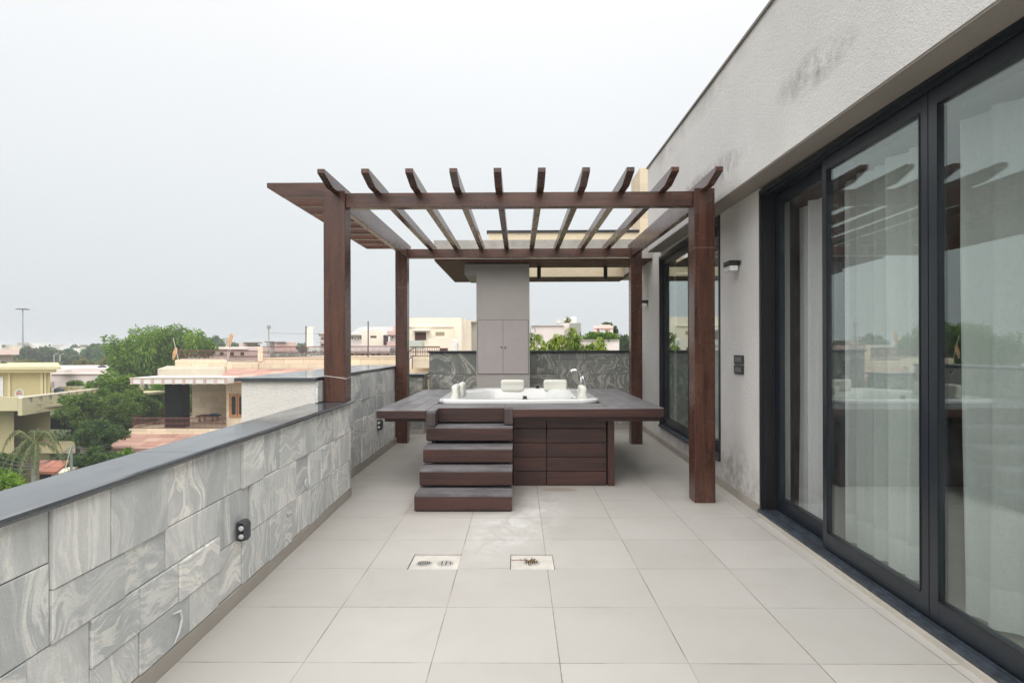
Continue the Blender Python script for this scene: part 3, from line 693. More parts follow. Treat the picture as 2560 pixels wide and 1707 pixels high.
# base panels
k = MB(); zz = [.0, .153, .306, .459, .612, .75]
for i in range(5):
    k.box(-.06, .292, 6.40, 6.418, zz[i]+.004, zz[i+1]-.003); k.box(.299, .932, 6.396, 6.418, zz[i]+.004, zz[i+1]-.003)
k.build('base_panel', deck_x, dk, bevel=.002)
k = MB(); k.box(.948, 1.02, 6.385, 6.43, .0, .763); k.build('corner_board', deck_z, dk, bevel=.002)
k = MB()
for i in range(5): k.box(1.0, 1.018, 6.432, 8.95, zz[i]+.004, zz[i+1]-.003)
k.build('side_panel', deck_x, dk)
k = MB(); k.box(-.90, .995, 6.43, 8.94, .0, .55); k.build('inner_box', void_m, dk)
k = MB()
for i in range(5): k.box(-.925, -.905, 6.30, 8.95, zz[i]+.004, zz[i+1]-.003)
k.build('side_panel', deck_x, dk)
# steps
st = empty('steps', (-.5, 5.85, 0), 'flight of four dark wooden steps with grey worn treads leading up to the tub deck', 'steps')
for i, (yf, zt_, yb, xl) in enumerate([(5.368, .157, 5.70, -.945), (5.612, .330, 5.93, -.938), (5.847, .500, 6.15, -.94), (6.058, .680, 6.30, -.943)]):
    x1 = -.063+.0*i
    k = MB(); z0 = (0, .172, .345, .525)[i]
    k.box(xl, x1, yf, yf+.02, z0+.012, zt_-.0225); k.build('riser', deck_x, st, bevel=.002)
    k = MB(); w = (yb-yf)/2; k.box(xl, x1, yf+.0, yf+.05, zt_-.022, zt_); k.box(xl, x1, yf+.053, yf+w+.05, zt_-.022, zt_-.001); k.box(xl, x1, yf+w+.053, yb, zt_-.022, zt_)
    k.build('tread', top_x, st, bevel=.002)
    k = MB()
    for xx in (xl+.01, x1-.028):
        k = MB(); k.box(xx, xx+.018, yf+.021, yb, max(z0, .003), zt_-.0225); k.build('step_side', deck_x, st)
    k = MB(); k.box(xl+.03, x1-.03, yf+.022, yb-.01, max(z0, .01), zt_-.024); k.build('step_dark_filler', void_m, st)  # near-black filler added so no light seeps through the board gaps

# ------------------------------------------------------------------ bathtub
tb = empty('bathtub', (0, 7.9, .85), 'white acrylic bathtub with cushioned headrests sunk into the dark timber deck', 'bathtub')
def rounded(pts, r, n=5):
    out = []; m = len(pts)
    for i, p in enumerate(pts):
        p = Vector(p); a = Vector(pts[i-1]); b_ = Vector(pts[(i+1) % m]); rr = r[i] if isinstance(r, list) else r
        d1 = (a-p).normalized()*rr; d2 = (b_-p).normalized()*rr
        for j in range(n+1):
            t = j/n; q = p+d1*(1-t)**2+d2*t**2; out.append((q.x, q.y))
    return out
outer = [(-.83,6.76),(.80,6.79),(.93,6.92),(.93,8.60),(.60,8.97),(-.58,8.95),(-.93,8.30),(-.93,6.88)]
inner = [(-.66,7.02),(.58,7.03),(.70,7.16),(.70,8.30),(.46,8.68),(-.42,8.66),(-.72,8.10),(-.74,7.16)]
cen = Vector((0, 7.9))
def ring(pts, z, s=1., ox=0, oy=0): return [(cen.x+(p[0]-cen.x)*s+ox, cen.y+(p[1]-cen.y)*s+oy, z) for p in pts]
ro = rounded(outer, [.10,.10,.08,.15,.15,.15,.15,.10], 5); ri = rounded(inner, .12, 5)
rings = [ring(ro, DZ+.001, .994), ring(ro, DZ+.028, 1.0), ring(ro, DZ+.036, .997), ring(ro, DZ+.041, .988)]
mid = [((a[0]*.35+b_[0]*.65), (a[1]*.35+b_[1]*.65)) for a, b_ in zip(ro, ri)]
rings += [ring(mid, DZ+.040), ring(mid, DZ+.037, .985), ring(ri, DZ+.034, 1.01), ring(ri, DZ+.022, .985), ring(ri, DZ-.15, .93), ring(ri, DZ-.33, .88), ring(ri, DZ-.42, .78), ring(ri, DZ-.43, .3)]
k = MB(); n = len(ro)
for r_ in rings: k.v += r_
for i in range(len(rings)-1):
    for j in range(n): k.f.append((i*n+j, i*n+(j+1)%n, (i+1)*n+(j+1)%n, (i+1)*n+j)); k.m.append(0)
k.f.append(tuple((len(rings)-1)*n+j for j in range(n))); k.m.append(0)
k.build('tub_shell', acrylic, tb, smooth=True)
def headrest(c, ang, w=.335, lean=.0):
    """soft pad with an S-shaped section, hooked over the rim; width along local x, section in local y/z"""
    sec = [(.045,.0),(.02,-.012),(-.035,-.035),(-.062,-.028),(-.060,.02),(-.048,.07),(-.055,.115),(-.040,.142),(-.005,.150),(.028,.132),(.030,.095),(.012,.055),(.022,.02)]
    sec = [(p[0], p[1]) for p in sec]; m = Matrix.Rotation(ang, 4, 'Z'); k = MB(); n = len(sec); st_ = 9
    for i in range(st_+1):
        t = i/st_; x = (t-.5)*w; s_ = 1-.12*(abs(t-.5)*2)**14; fl_ = 1.0
        for (y, z) in sec:
            xx = x*(1.0+.06*(z/.15)); p = m @ Vector((xx, y*s_, .06+(z-.06)*(.9+.1*s_)*s_)); k.v.append((c[0]+p.x, c[1]+p.y, c[2]+p.z))
    for i in range(st_):
        for j in range(n): k.f.append((i*n+j, (i+1)*n+j, (i+1)*n+(j+1)%n, i*n+(j+1)%n)); k.m.append(0)
    k.f.append(tuple(range(n))); k.m.append(0); k.f.append(tuple(st_*n+j for j in range(n-1,-1,-1))); k.m.append(0)
    o = k.build('headrest', cushion, tb, smooth=True); s_ = o.modifiers.new('sub', 'SUBSURF'); s_.levels = 1; s_.render_levels = 2
    return o
headrest((-.09, 8.70, .872), 0); headrest((.53, 8.70, .872), 0)
headrest((-.79, 7.40, .882), R(90)); headrest((-.76, 7.86, .882), R(90)); headrest((.77, 7.16, .882), R(-90))
for (x, y) in ((.07, 6.90), (.275, 8.80)):
    k = MB(); k.lathe((x, y, DZ+.036), [(.032,0),(.032,.012),(.026,.014),(.022,.016),(.022,.034),(.016,.036)], 18)
    for a in range(3): k.box(x-.024+a*.019, x-.014+a*.019, y-.02, y+.02, DZ+.07, DZ+.078)
    k.build('control_knob', rubber, tb)
k = MB(); x, y = .88, 8.03; z = DZ+.036
k.lathe((x-.03, y, z), [(.03,0),(.03,.008),(.018,.012),(.015,.03)], 16); k.tube([(x-.03,y,z+.02),(x-.04,y,z+.12),(x-.045,y,z+.21)], .010, 8)
k.tube([(x+.02,y+.02,z),(x+.022,y+.02,z+.08),(x+.005,y+.02,z+.16),(x-.03,y+.01,z+.215)], [.012,.011,.010,.015], 8)
arc = [(x-.045-.085*(1-math.cos(t))*1.0, y, z+.215+.085*math.sin(t)) for t in [PI*i/12 for i in range(10)]]
k.tube(arc, [.014]*7+[.016]*3, 10); k.tube([(x-.08,y-.03,z),(x-.08,y-.03,z+.035)], .014, 10); k.tube([(x-.11,y-.04,z+.03),(x-.05,y-.02,z+.03)], .006, 6)
k.build('tap', chrome, tb, smooth=True)
k = MB(); k.box(.655, .672, 7.40, 7.55, DZ-.03, DZ+.012); k.build('control_display', simple('display', (.35, .33, .25), .3), tb)

# ------------------------------------------------------------------ drains and bits on the floor
def drain(x0, x1, y0, y1, holes, label):
    e = empty('floor_drain', ((x0+x1)/2, (y0+y1)/2, -.02), label, 'drain', 'recessed floor drains')
    k = MB(); k.box(x0+.004, x1-.004, y0+.004, y1-.004, -.03, -.010); k.build('drain_tray', rusty, e)
    for (cx, cy, bars) in holes:
        k = MB(); k.lathe((cx, cy, -.010), [(.056,0),(.056,.003),(.050,.005),(.044,.005)], 28)
        o = k.build('grate', drain_m, e)
        k = MB()
        for i in range(6):
            xx = cx-.036+i*.0145; h = .034 if 0 < i < 5 else .022
            if bars or i % 2: k.box(xx-.0035, xx+.0035, cy-h, cy+h, -.0048, -.0044)
        k.build('slots', drain_hole, o)
drain(-.75, -.41, 3.97, 4.268, [(-.655, 4.10, 1), (-.51, 4.10, 0)], 'recessed square floor drain with two round grates, left of the other drain')
drain(-.062, .238, 3.97, 4.268, [(.085, 4.115, 1)], 'recessed floor drain with one round grate covered by dry twigs')
k = MB(); rnd = random.Random(4)
k.tube([(-.055,4.15,.0),(0,4.14,.004),(.06,4.13,.006)], .003, 5)
for i in range(26):
    x, y = rnd.gauss(.075, .03), rnd.gauss(4.12, .022); a = rnd.uniform(0, PI); l_ = rnd.uniform(.008, .03)
    k.tube([(x,y,-.003),(x+l_*math.cos(a),y+l_*math.sin(a),rnd.uniform(-.002,.01))], rnd.uniform(.0012, .004), 5)
k.build('dry_twigs', dirt_m, label='small heap of dry brown twigs caught on the right floor drain', cat='twigs')

# lamps on the parapet walls
def bulkhead(xf, y, z, label, s=1.):
    e = empty('wall_lamp', (xf, y, z), label, 'wall lamp', 'twin beam lamps on the parapet walls')
    k = MB(); k.box(xf+.001, xf+.016, y-.045*s, y+.045*s, z-.062*s, z+.062*s, 0)
    # curved hood
    N = 10; prof = []
    for i in range(N+1):
        t = PI*i/N; prof.append((y+.058*s*math.cos(t)*1.0, xf+.014+.058*s*math.sin(t)))
    vs = []; H_ = [(z-.066*s, .80), (z-.045*s, 1), (z+.045*s, 1), (z+.066*s, .80)]
    for (zz_, sc_) in H_:
        for (a, b_) in prof: vs.append((xf+.014+(b_-xf-.014)*sc_, y+(a-y)*sc_ if sc_ < 1 else a, zz_))
    fs = []; m_ = N+1
    for j in range(3):
        for i in range(N): fs.append((j*m_+i, j*m_+i+1, (j+1)*m_+i+1, (j+1)*m_+i))
    fs.append(tuple(range(m_-1,-1,-1))); fs.append(tuple(3*m_+i for i in range(m_)))
    # only the far half of the hood is closed; the near side shows the lenses
    k.add(vs, fs, 0); k.build('housing', grey_metal, e)
    k = MB(); k.box(xf+.018, xf+.052*s, y-.062*s, y-.050*s, z-.058*s, z+.058*s); k.build('lens_mount', rubber, e)
    for dz in (-.028*s, .028*s):
        k = MB(); k.lathe((xf+.036, y-.062*s, z+dz), [(.0175*s,0),(.0175*s,-.006),(.012*s,-.010),(.004,-.012)], 16, axis=1); k.build('lens', lens, e, smooth=True)
bulkhead(XL(3.45)-.008, 3.45, .420, 'grey curved twin-lens lamp on the near marbled wall', .84)
bulkhead(X2(8.05)+.0, 8.05, .448, 'dark round twin-lens lamp on the far stone wall left of the deck', 1.05)
for i, (y, z, lb) in enumerate([(4.60, .438, 'white round blanking disc on the marbled wall, nearer of the two'), (4.715, .430, 'white round blanking disc on the marbled wall, farther of the two')]):
    k = MB(); k.lathe((XL(y)-.006, y, z), [(.032,0),(.032,.006),(.026,.009),(.004,.010)], 20, axis=0); k.build('wall_disc', simple('disc_white_%d' % i, (.66, .68, .70), .4), label=lb, cat='disc', group='white discs on the wall')
k = MB(); k.tube([(XL(2.7)+.001,2.74,.245),(XL(2.7)+.001,2.80,.235),(XL(2.7)+.001,2.815,.19),(XL(2.7)+.001,2.79,.14),(XL(2.7)+.001,2.75,.105)], [.003,.006,.006,.005,.002], 6); k.build('paint_mark', chalk, label='curved white paint drip on the lower slabs of the near wall', cat='paint mark')

# ------------------------------------------------------------------ pillar, canopy
pl = empty('pillar', (-.27, 10.4, 0), 'broad grey plastered pillar behind the bathtub with a built-in two-door cupboard', 'pillar')
k = MB(); k.box(-.725, .188, 10.25, 10.87, 0, 2.918); k.build('shaft', plaster_grey, pl)
k = MB(); k.box(-.706, .168, 10.244, 10.2495, 1.034, 1.962); k.build('cupboard_frame', black_metal, pl)
k = MB(); k.box(-.700, -.272, 10.232, 10.2435, 1.040, 1.956); d1 = k.build('cupboard_door', plaster_door, pl)
k = MB(); k.box(-.267, .162, 10.232, 10.2435, 1.040, 1.956); d2 = k.build('cupboard_door', plaster_door, pl)
k = MB(); k.box(-.306, -.284, 10.222, 10.2315, 1.478, 1.502); k.build('handle', rubber, d1)
k = MB(); k.box(-.242, -.220, 10.222, 10.2315, 1.478, 1.502); k.build('handle', simple('brown_knob', (.12, .05, .035), .4), d2)
cn = empty('canopy', (.4, 11.4, 2.92), 'flat concrete canopy with brown soffit and cream skylight well at the far end', 'canopy')
Y0, YB, WX0, WX1, WY0, WY1 = 9.86, 13.05, -.54, 2.14, 10.75, 12.12
k = MB()
for (a, b_, c_, d) in ((-1.40, 2.45, Y0, WY0), (-1.40, 2.45, WY1+.10, YB), (-1.40, WX0, WY0, WY1+.10), (WX1, 2.45, WY0, WY1+.10)): k.box(a, b_, c_, d, 2.95, 3.262)
k.build('slab', concrete, cn)
k = MB()
for (a, b_, c_, d) in ((-1.39, 2.2, Y0+.02, WY0), (-1.39, 2.2, WY1+.10, YB-.01), (-1.39, WX0, WY0, WY1+.10), (WX1, 2.2, WY0, WY1+.10)): k.box(a, b_, c_, d, 2.921, 2.949)
k.build('soffit_boards', soffit_wood, cn)
k = MB(); k.box(WX0, WX1, WY0, WY0+.10, 3.263, 3.55); k.box(WX0, WX1, WY1, WY1+.099, 2.925, 3.55); k.box(WX0, WX0+.1, WY0+.1, WY1, 3.263, 3.549); k.box(WX1-.1, WX1, WY0+.1, WY1, 3.263, 3.549)
k.build('skylight_well', cream_stone, cn)
k = MB(); k.box(WX0-.03, WX1+.03, WY0-.03, WY0+.13, 3.5505, 3.592); k.box(WX0-.03, WX1+.03, WY1-.03, WY1+.13, 3.5505, 3.592); k.build('well_coping', black_metal, cn)
k = MB(); k.box(-.929, -.726, 10.26, 11.6, 2.745, 2.9205); k.build('drop_beam', plaster_grey, cn)
for (x, lb) in ((.365, 'black cylinder spotlight under the far canopy, nearer the grey pillar'), (1.545, 'black cylinder spotlight under the far canopy, nearer the right post')):
    k = MB(); k.lathe((x, 10.62, 2.705), [(.028,.012),(.034,.0),(.035,.0),(.035,.214),(.02,.2155)], 20); e = k.build('spotlight', black_metal, label=lb, cat='spotlight', group='cylinder spotlights under the canopy', smooth=False)
tw = MB(); tw.box(2.34, 3.2, 11.5, 12.4, 2.6, 4.93)
tw.build('stair_tower', wallm('banded_cream_stone', (.70, .60, .46), course=.11, cd=.3), label='tall cream banded stone tower rising behind the house roof edge', cat='tower')

# =================================================================== the town
def zB(x, y): return (x/4.355, 880+y/4.355)
def z3(x, y): return (300+x/5.058, 820+y/5.058)
def zC(x, y): return (540+x/8.4, 760+y/8.4)
def zE(x, y): return (640+x/5.6, 740+y/5.6)
def zR(x, y): return (1300+x/7.84, 760+y/7.84)
def zH(x, y): return (1020+x/10.69, 780+y/10.69)
def zF(x, y): return (x/7.35, 760+y/7.35)
def rb(mb, z, x0, y0, x1, y1, Y, dep, m=0):
    a = z(x0, y0); b_ = z(x1, y1); mb.pbox(a[0], a[1], b_[0], b_[1], Y, dep, m); return mb
def railing(name, p, q, h, n, parent=None, mat=rail_m, label=None, cat=None, group=None, loops=True, r=.0135):
    """iron balustrade from p to q (base points): rails, bars and the little hoops between the bars"""
    p, q = Vector(p), Vector(q); k = MB(); up = Vector((0,0,h)); d = (q-p)
    k.tube([p+up, q+up], r*2.4, 5); k.tube([p+up*.06, q+up*.06], r*1.3, 4)
    for i in range(n+1):
        a = p+d*i/n; k.tube([a, a+up], r, 4, caps=False)
    if loops:
        for i in range(n):
            a = p+d*(i+.5)/n; w = d/n*.5
            k.tube([a-w+up*.62, a+up*.50, a+w+up*.62], r*.9, 4, caps=False); k.tube([a-w+up*.38, a+up*.50, a+w+up*.38], r*.9, 4, caps=False)
    return k.build(name, mat, parent, label=label, cat=cat, group=group)

# ---- tan stone house, middle left
th = empty('stone_house', P(450, 1050, 39), 'tan stone house with pillared porch, sandstone awnings and iron balcony railings', 'house')
k = MB(); rb(k, z3, 912, 700, 1345, 1262, 43.5, 6); k.build('porch_wall', w_tan_in, th)
k = MB()
a = P(*z3(1348, 1400), 38.6); b_ = P(*z3(1348, 676), 38.6); k.box(a.x, a.x+26, 38.6, 52, GZ, b_.z); k.build('wall', w_tan, th)
k = MB(); a = P(*z3(112, 1340), 38); b_ = P(*z3(1700, 1272), 38); k.box(a.x, b_.x, 38, 46, a.z, b_.z, 0); a2 = P(*z3(200, 1340), 39); k.box(a2.x, b_.x, 39, 47, GZ, a.z, 0); k.build('porch_floor', w_tan, th)
def slope(mb, pts_top, pts_bot, th_=.16, m=0):
    a, b_ = Vector(pts_top[0]), Vector(pts_top[1]); c, d = Vector(pts_bot[0]), Vector(pts_bot[1]); t = Vector((0,0,-th_))
    mb.hexa([c+t, d+t, b_+t, a+t], [c, d, b_, a], m)
k = MB(); A = P(*z3(110, 1340), 38); B = P(*z3(1500, 1340), 38); Cc = P(259.5, 1120, 35.4); D = P(*z3(1500, 1525), 35.4); D.z = Cc.z
slope(k, (A, B), (Cc, D), .05); k.box(Cc.x, D.x, 35.36, 35.44, Cc.z-.20, Cc.z+.003)
# hip at the left end
k.build('lower_awning', awning, th)
k = MB(); a = P(*z3(565, 1262), 38.4); b_ = P(*z3(785, 712), 38.4); w = b_.x-a.x
k.box(a.x, a.x+w*.27, 38.42, 39.3, a.z, b_.z); k.box(a.x+w*.27, a.x+w*.8, 38.36, 39.4, a.z, b_.z); k.box(a.x+w*.8, b_.x, 38.42, 39.3, a.z, b_.z)
k.build('column', w_black, th)
k = MB(); a = P(*z3(130, 712), 36.6); b_ = P(*z3(1345, 625), 36.6); k.box(a.x, b_.x, 36.62, 43.4, a.z+.03, b_.z, 0)
for i in range(10):
    xx = a.x+(b_.x-a.x)*i/9.2; k.box(xx, xx+.15, 36.58, 36.619, a.z, b_.z-.03, 1)
k.box(a.x-.05, b_.x, 36.56, 36.619, b_.z-.03, b_.z+.012, 2); k.build('porch_roof', [w_white, simple('pink_divider', (.60, .43, .39), .8), w_tan], th)
k = MB(); rb(k, z3, 475, 515, 1330, 618, 39.5, 8, 0); k.build('roof_parapet', w_lconc, th)
k = MB(); rb(k, z3, 697, 405, 1350, 515, 45, 8, 0); k.build('upper_parapet', w_tan, th)
k = MB(); rb(k, z3, 1350, 435, 1745, 520, 41.5, 6, 0); k.build('upper_parapet', w_tan, th)
k = MB(); a = P(*zC(880, 1360), 41.6); b_ = P(*zC(2260, 1130), 41.6); c_ = P(1072, 895, 41.6); k.box(a.x, c_.x, 41.6, 56, a.z-.6, b_.z, 0)
k.box(a.x, c_.x, 41.55, 41.6, b_.z-.05, b_.z+.03, 0); rb(k, zC, 878, 885, 982, 1200, 41.5, 1.2, 0); k.build('terrace_parapet', w_tan, th)
k = MB(); A = P(*z3(1345, 515), 41.3); B = P(*z3(2600, 515), 41.3); Cc = P(*z3(1255, 640), 37.6); D = P(*z3(2600, 640), 37.6)
slope(k, (A, B), (Cc, D), .05); k.box(Cc.x, D.x, 37.56, 37.64, Cc.z-.24, Cc.z+.003); k.build('upper_awning', awning, th)
# window with three arched lights
k = MB(); a = P(*z3(1383, 1125), 38.55); b_ = P(*z3(1690, 828), 38.55); k.box(a.x, b_.x, 38.5, 38.62, a.z, b_.z); win = k.build('window', w_wood, th)
k = MB(); n3 = 3; cw = (b_.x-a.x-.12)/n3
for i in range(n3):
    x0 = a.x+.06+i*cw+cw*.24; x1 = a.x+.06+(i+1)*cw-cw*.24; zb_, zt_ = a.z+.16, b_.z-.16; c = (x1-x0)*.3
    k.prism([(x0, zb_+c), (x0+c, zb_), (x1-c, zb_), (x1, zb_+c), (x1, zt_-c), (x1-c, zt_), (x0+c, zt_), (x0, zt_-c)], 1, 38.485, 38.499)
k.build('pane', w_glassd, win)
k = MB()
for i in range(1, 3): xx = a.x+.06+i*cw; k.box(xx-.012, xx+.012, 38.47, 38.4995, a.z+.05, b_.z-.05)
k.build('mullion', w_maroon, win)
# railings
g0 = P(*z3(150, 1268), 38.1); g1 = P(*z3(1342, 1268), 38.1); hh = P(*z3(150, 1136), 38.1).z-g0.z
railing('balcony_railing', g0, g1, hh, 78, th)
g2 = P(*z3(905, 1105), 46.); g2.z = g0.z+.15; railing('balcony_railing', (g0.x, g0.y+.1, g0.z+.15), g2, hh*.9, 40, th)
k = MB(); k.hexa([(g0.x,g0.y+.2,g0.z-.4),(g0.x+.2,g0.y+.2,g0.z-.4),(g2.x+.2,g2.y,g0.z-.4),(g2.x,g2.y,g0.z-.4)], [(g0.x,g0.y+.2,g0.z+.16),(g0.x+.2,g0.y+.2,g0.z+.16),(g2.x+.2,g2.y,g0.z+.16),(g2.x,g2.y,g0.z+.16)]); k.build('balcony_kerb', w_tan, th)
a = P(*z3(725, 402), 45.1); b_ = P(*z3(1350, 402), 45.1); railing('roof_railing', a, b_, P(*z3(725, 285), 45.1).z-a.z, 42, th)
a = P(*z3(1380, 432), 41.6); b_ = P(*z3(1738, 432), 41.6); railing('roof_railing', a, b_, P(*z3(1380, 290), 41.6).z-a.z, 30, th)
a = P(*zC(985, 1128), 41.7); b_ = P(1012, 893, 41.7); b_.z = a.z; railing('terrace_railing', a, b_, P(*zC(985, 895), 41.7).z-a.z, 118, th)
k = MB(); a = P(*z3(1005, 1130), 42.2)
tx0, tz0 = P(*z3(1010, 1115), 42.2), P(*z3(1250, 1190), 42.2)
e = empty('table', (tx0.x, 42.3, tz0.z), 'brown wooden table with a blue cloth on the porch of the stone house', 'table')
k = MB(); k.box(tx0.x, tz0.x, 41.6, 42.6, tx0.z+.02, tx0.z+.10); k.build('tabletop', w_maroon, e)
for sx in (.12, .80):
    k = MB(); x_ = tx0.x+(tz0.x-tx0.x)*sx; k.box(x_, x_+.09, 41.7, 41.8, tz0.z-.45, tx0.z+.02); k.build('leg', w_maroon, e)
    k = MB(); k.box(x_, x_+.09, 42.4, 42.5, tz0.z-.45, tx0.z+.02); k.build('leg', w_maroon, e)
k = MB(); k.lathe((tx0.x+.78*(tz0.x-tx0.x), 42.1, tx0.z+.10), [(.36,0),(.34,.06),(.2,.11),(.05,.12)], 10); k.build('cloth_bundle', simple('blue_cloth', (.05, .10, .22), .8), label='blue folded cloth on the porch table of the stone house', cat='cloth')
# flags
def flag(px, py0, pyb, Y, tilt, w, label, pole_py):
    a = P(px, py0, Y); b_ = P(px, pyb, Y); pt = P(pole_py[0], pole_py[1], Y); pb = P(pole_py[2], pole_py[3], Y)
    e = empty('flag', pb, label, 'flag', 'saffron flags on the stone house roof')
    k = MB(); k.tube([pb, pt], .02, 5); k.build('flagpole', rail_w, e)
    k = MB(); N = 10
    for j in range(N+1):
        t = j/N; c = a.lerp(b_, t); ww = w*(math.sin(PI*min(1, t*.9+.12))**.7)
        for i in range(7):
            s_ = i/6-.5; k.v.append((c.x+s_*ww+tilt*t, c.y+.08*math.sin(i*2.2+t*5), c.z))
    for j in range(N):
        for i in range(6): k.f.append((j*7+i, j*7+i+1, (j+1)*7+i+1, (j+1)*7+i)); k.m.append(0)
    o = k.build('cloth', flag_m, e, smooth=True); s_ = o.modifiers.new('solid', 'SOLIDIFY'); s_.thickness = .012
flag(439, 869, 900, 42.8, -.16, .26, 'limp orange flag on a leaning bamboo pole at the roof corner before the big tree', (433, 845, 446, 899))
flag(578, 833, 868, 44, -.12, .26, 'orange flag wrapped round its pole against the sky over the stone house', (579, 832, 573, 897))
# poles and chimney on the terrace
def pole(px, y0, y1, Y, r, label, head=False, mat=pole_m):
    a = P(px, y1, Y); b_ = P(px, y0, Y); k = MB(); k.tube([a, b_], r, 8)
    if head: k.lathe((b_.x, b_.y, b_.z-.05), [(.06,0),(.14,.1),(.16,.25),(.08,.36)], 10)
    return k.build('pole', mat, label=label, cat='pole', group='poles on the roof terrace')
pole(672, 822, 890, 44, .045, 'thin steel pole with a lamp head, standing on the stone house terrace', True)
pole(765, 815, 892, 44, .05, 'plain dark pole beside the cream chimney', mat=pole_d)
pole(920.5, 803, 893, 44, .05, 'plain pole seen between the two left pergola posts', mat=pole_d)
k = MB(); a = P(673, 832, 44); b_ = P(765, 834, 44); k.tube([a, (a+b_)/2+Vector((0,0,-.03)), b_, P(875, 835.5, 44)], .012, 5); k.build('roof_wire', wire_m, label='thin wire strung between the poles on the stone house terrace', cat='wire')
k = MB(); rb(k, zE, 706, 452, 798, 720, 47, 1.1); rb(k, zE, 735, 430, 775, 451, 47.2, .6); k.build('chimney', w_cream, label='tall plain cream chimney rising beyond the terrace railing', cat='chimney')

# ---- olive house, far left
oh = empty('olive_house', P(60, 1100, 38), 'olive green house with balcony running back from the corner, far left', 'house')
k = MB(); a = P(*zB(547, 490), 40); b_ = P(*zB(547, 215), 40); k.sbox(-52, a.x, 40, 52, a.z-1.5, b_.z, a.x*12/40*1.03)
for (x0, x1) in ((85, 110), (440, 466), (482, 500)):
    rb(k, zB, x0, 222, x1, 489, 39.9, .099, 1)
k.build('upper_wall', [w_olive, w_olive_light], oh)
k = MB(); a = P(*zB(670, 190), 39.2); b_ = P(*zB(670, 160), 39.2); k.sbox(-54, a.x, 39.2, 53, a.z, b_.z, a.x*13.8/39.2*1.03, 0); k.sbox(-54, a.x-.5, 39.4, 52.6, P(*zB(600, 222), 39.4).z, a.z-.001, a.x*13.2/39.2*1.03, 0); k.build('roof_slab', w_olive_light, oh)
k = MB(); rb(k, zB, -60, 268, 32, 482, 39.92, .079); k.build('door', simple('white_shutter', (.62, .64, .68), .5), oh)
zt_ = P(*zB(245, 490), 35).z; zb_ = P(*zB(230, 690), 35).z; zb2 = P(*zB(100, 640), 35).z; xn = P(*zB(240, 490), 35).x
xf = P(*zB(1200, 375), 45.).x
k = MB(); k.box(-50, xn-.26, 35, 35.25, zb2, zt_, 0)
q0 = Vector((xn, 35, 0)); q1 = Vector((xf-.6, 50., 0)); dn = (q1-q0)
NB = 16
k.hexa([(xn-.25,35,zb_),(xn,35,zb_),(q1.x,50,zb_),(q1.x-.25,50,zb_)], [(xn-.25,35,zt_-.42),(xn,35,zt_-.42),(q1.x,50,zt_-.42),(q1.x-.25,50,zt_-.42)], 0)
k.hexa([(xn-.25,35,zt_-.08),(xn+.02,35,zt_-.08),(q1.x+.02,50,zt_-.08),(q1.x-.25,50,zt_-.08)], [(xn-.25,35,zt_),(xn+.02,35,zt_),(q1.x+.02,50,zt_),(q1.x-.25,50,zt_)], 1)
for i in range(NB):      # piers between the openings in the balcony side
    t0, t1 = i/NB, (i+.64)/NB; p0 = q0.lerp(q1, t0); p1 = q0.lerp(q1, t1)
    k.hexa([(p0.x-.24,p0.y,zt_-.42),(p0.x,p0.y,zt_-.42),(p1.x,p1.y,zt_-.42),(p1.x-.24,p1.y,zt_-.42)], [(p0.x-.24,p0.y,zt_-.081),(p0.x,p0.y,zt_-.081),(p1.x,p1.y,zt_-.081),(p1.x-.24,p1.y,zt_-.081)], 0)
k.box(-50, xn-.3, 35.26, 50, zb2-.02, zb2+.15, 0)
k.build('balcony', [w_olive_light, w_cream], oh)
for i in range(NB):
    for u_ in (.68, .76, .84, .92):
        k = MB(); p0 = q0.lerp(q1, (i+u_)/NB); k.box(p0.x-.15, p0.x-.10, p0.y, p0.y+.05, zt_-.42, zt_-.081); k.build('baluster', rail_w, oh)
c = q0.lerp(q1, .66); k = MB(); k.lathe((c.x+.03, c.y, zt_-.28), [(.22,0),(.22,.05),(.12,.08),(.10,.12)], 14, axis=0)
for i in range(12):
    t = 2*PI*i/12; k.tube([(c.x+.06, c.y+.2*math.cos(t), zt_-.28+.2*math.sin(t)), (c.x+.06, c.y+.33*math.cos(t), zt_-.28+.33*math.sin(t))], [.04,.005], 5)
k.build('sun_emblem', gold_m, oh)
for i in (1, 3):   # octagon mouldings
    p0 = q0.lerp(q1, (i*.6+.9)/NB); cz = (zb_+zt_-.42)/2+.02; k = MB(); o_ = [(.34,.12),(.2,.2),(-.2,.2),(-.34,.12),(-.34,-.12),(-.2,-.2),(.2,-.2),(.34,-.12),(.34,.12)]
    k.tube([(p0.x+.01, p0.y+a_, cz+b2) for a_, b2 in o_], .02, 5); k.build('moulding', w_olive_light, oh)
k = MB(); a = P(*zB(152, 640), 36.4); k.sbox(-50, a.x, 36.4, 50, GZ, zb2-.02, -12, 0); b_ = P(*zB(545, 700), 38.5); k.sbox(-50, b_.x, 38.5, 50, GZ, zb_+.3, -10, 0); k.build('lower_wall', w_olive, oh)
k = MB(); rb(k, zB, 548, 690, 780, 840, 41, .3); k.build('garage_opening', w_dark, oh)
k = MB(); rb(k, zB, 420, 1020, 820, 1100, 37, 2); k.build('compound_wall', w_olive, oh)
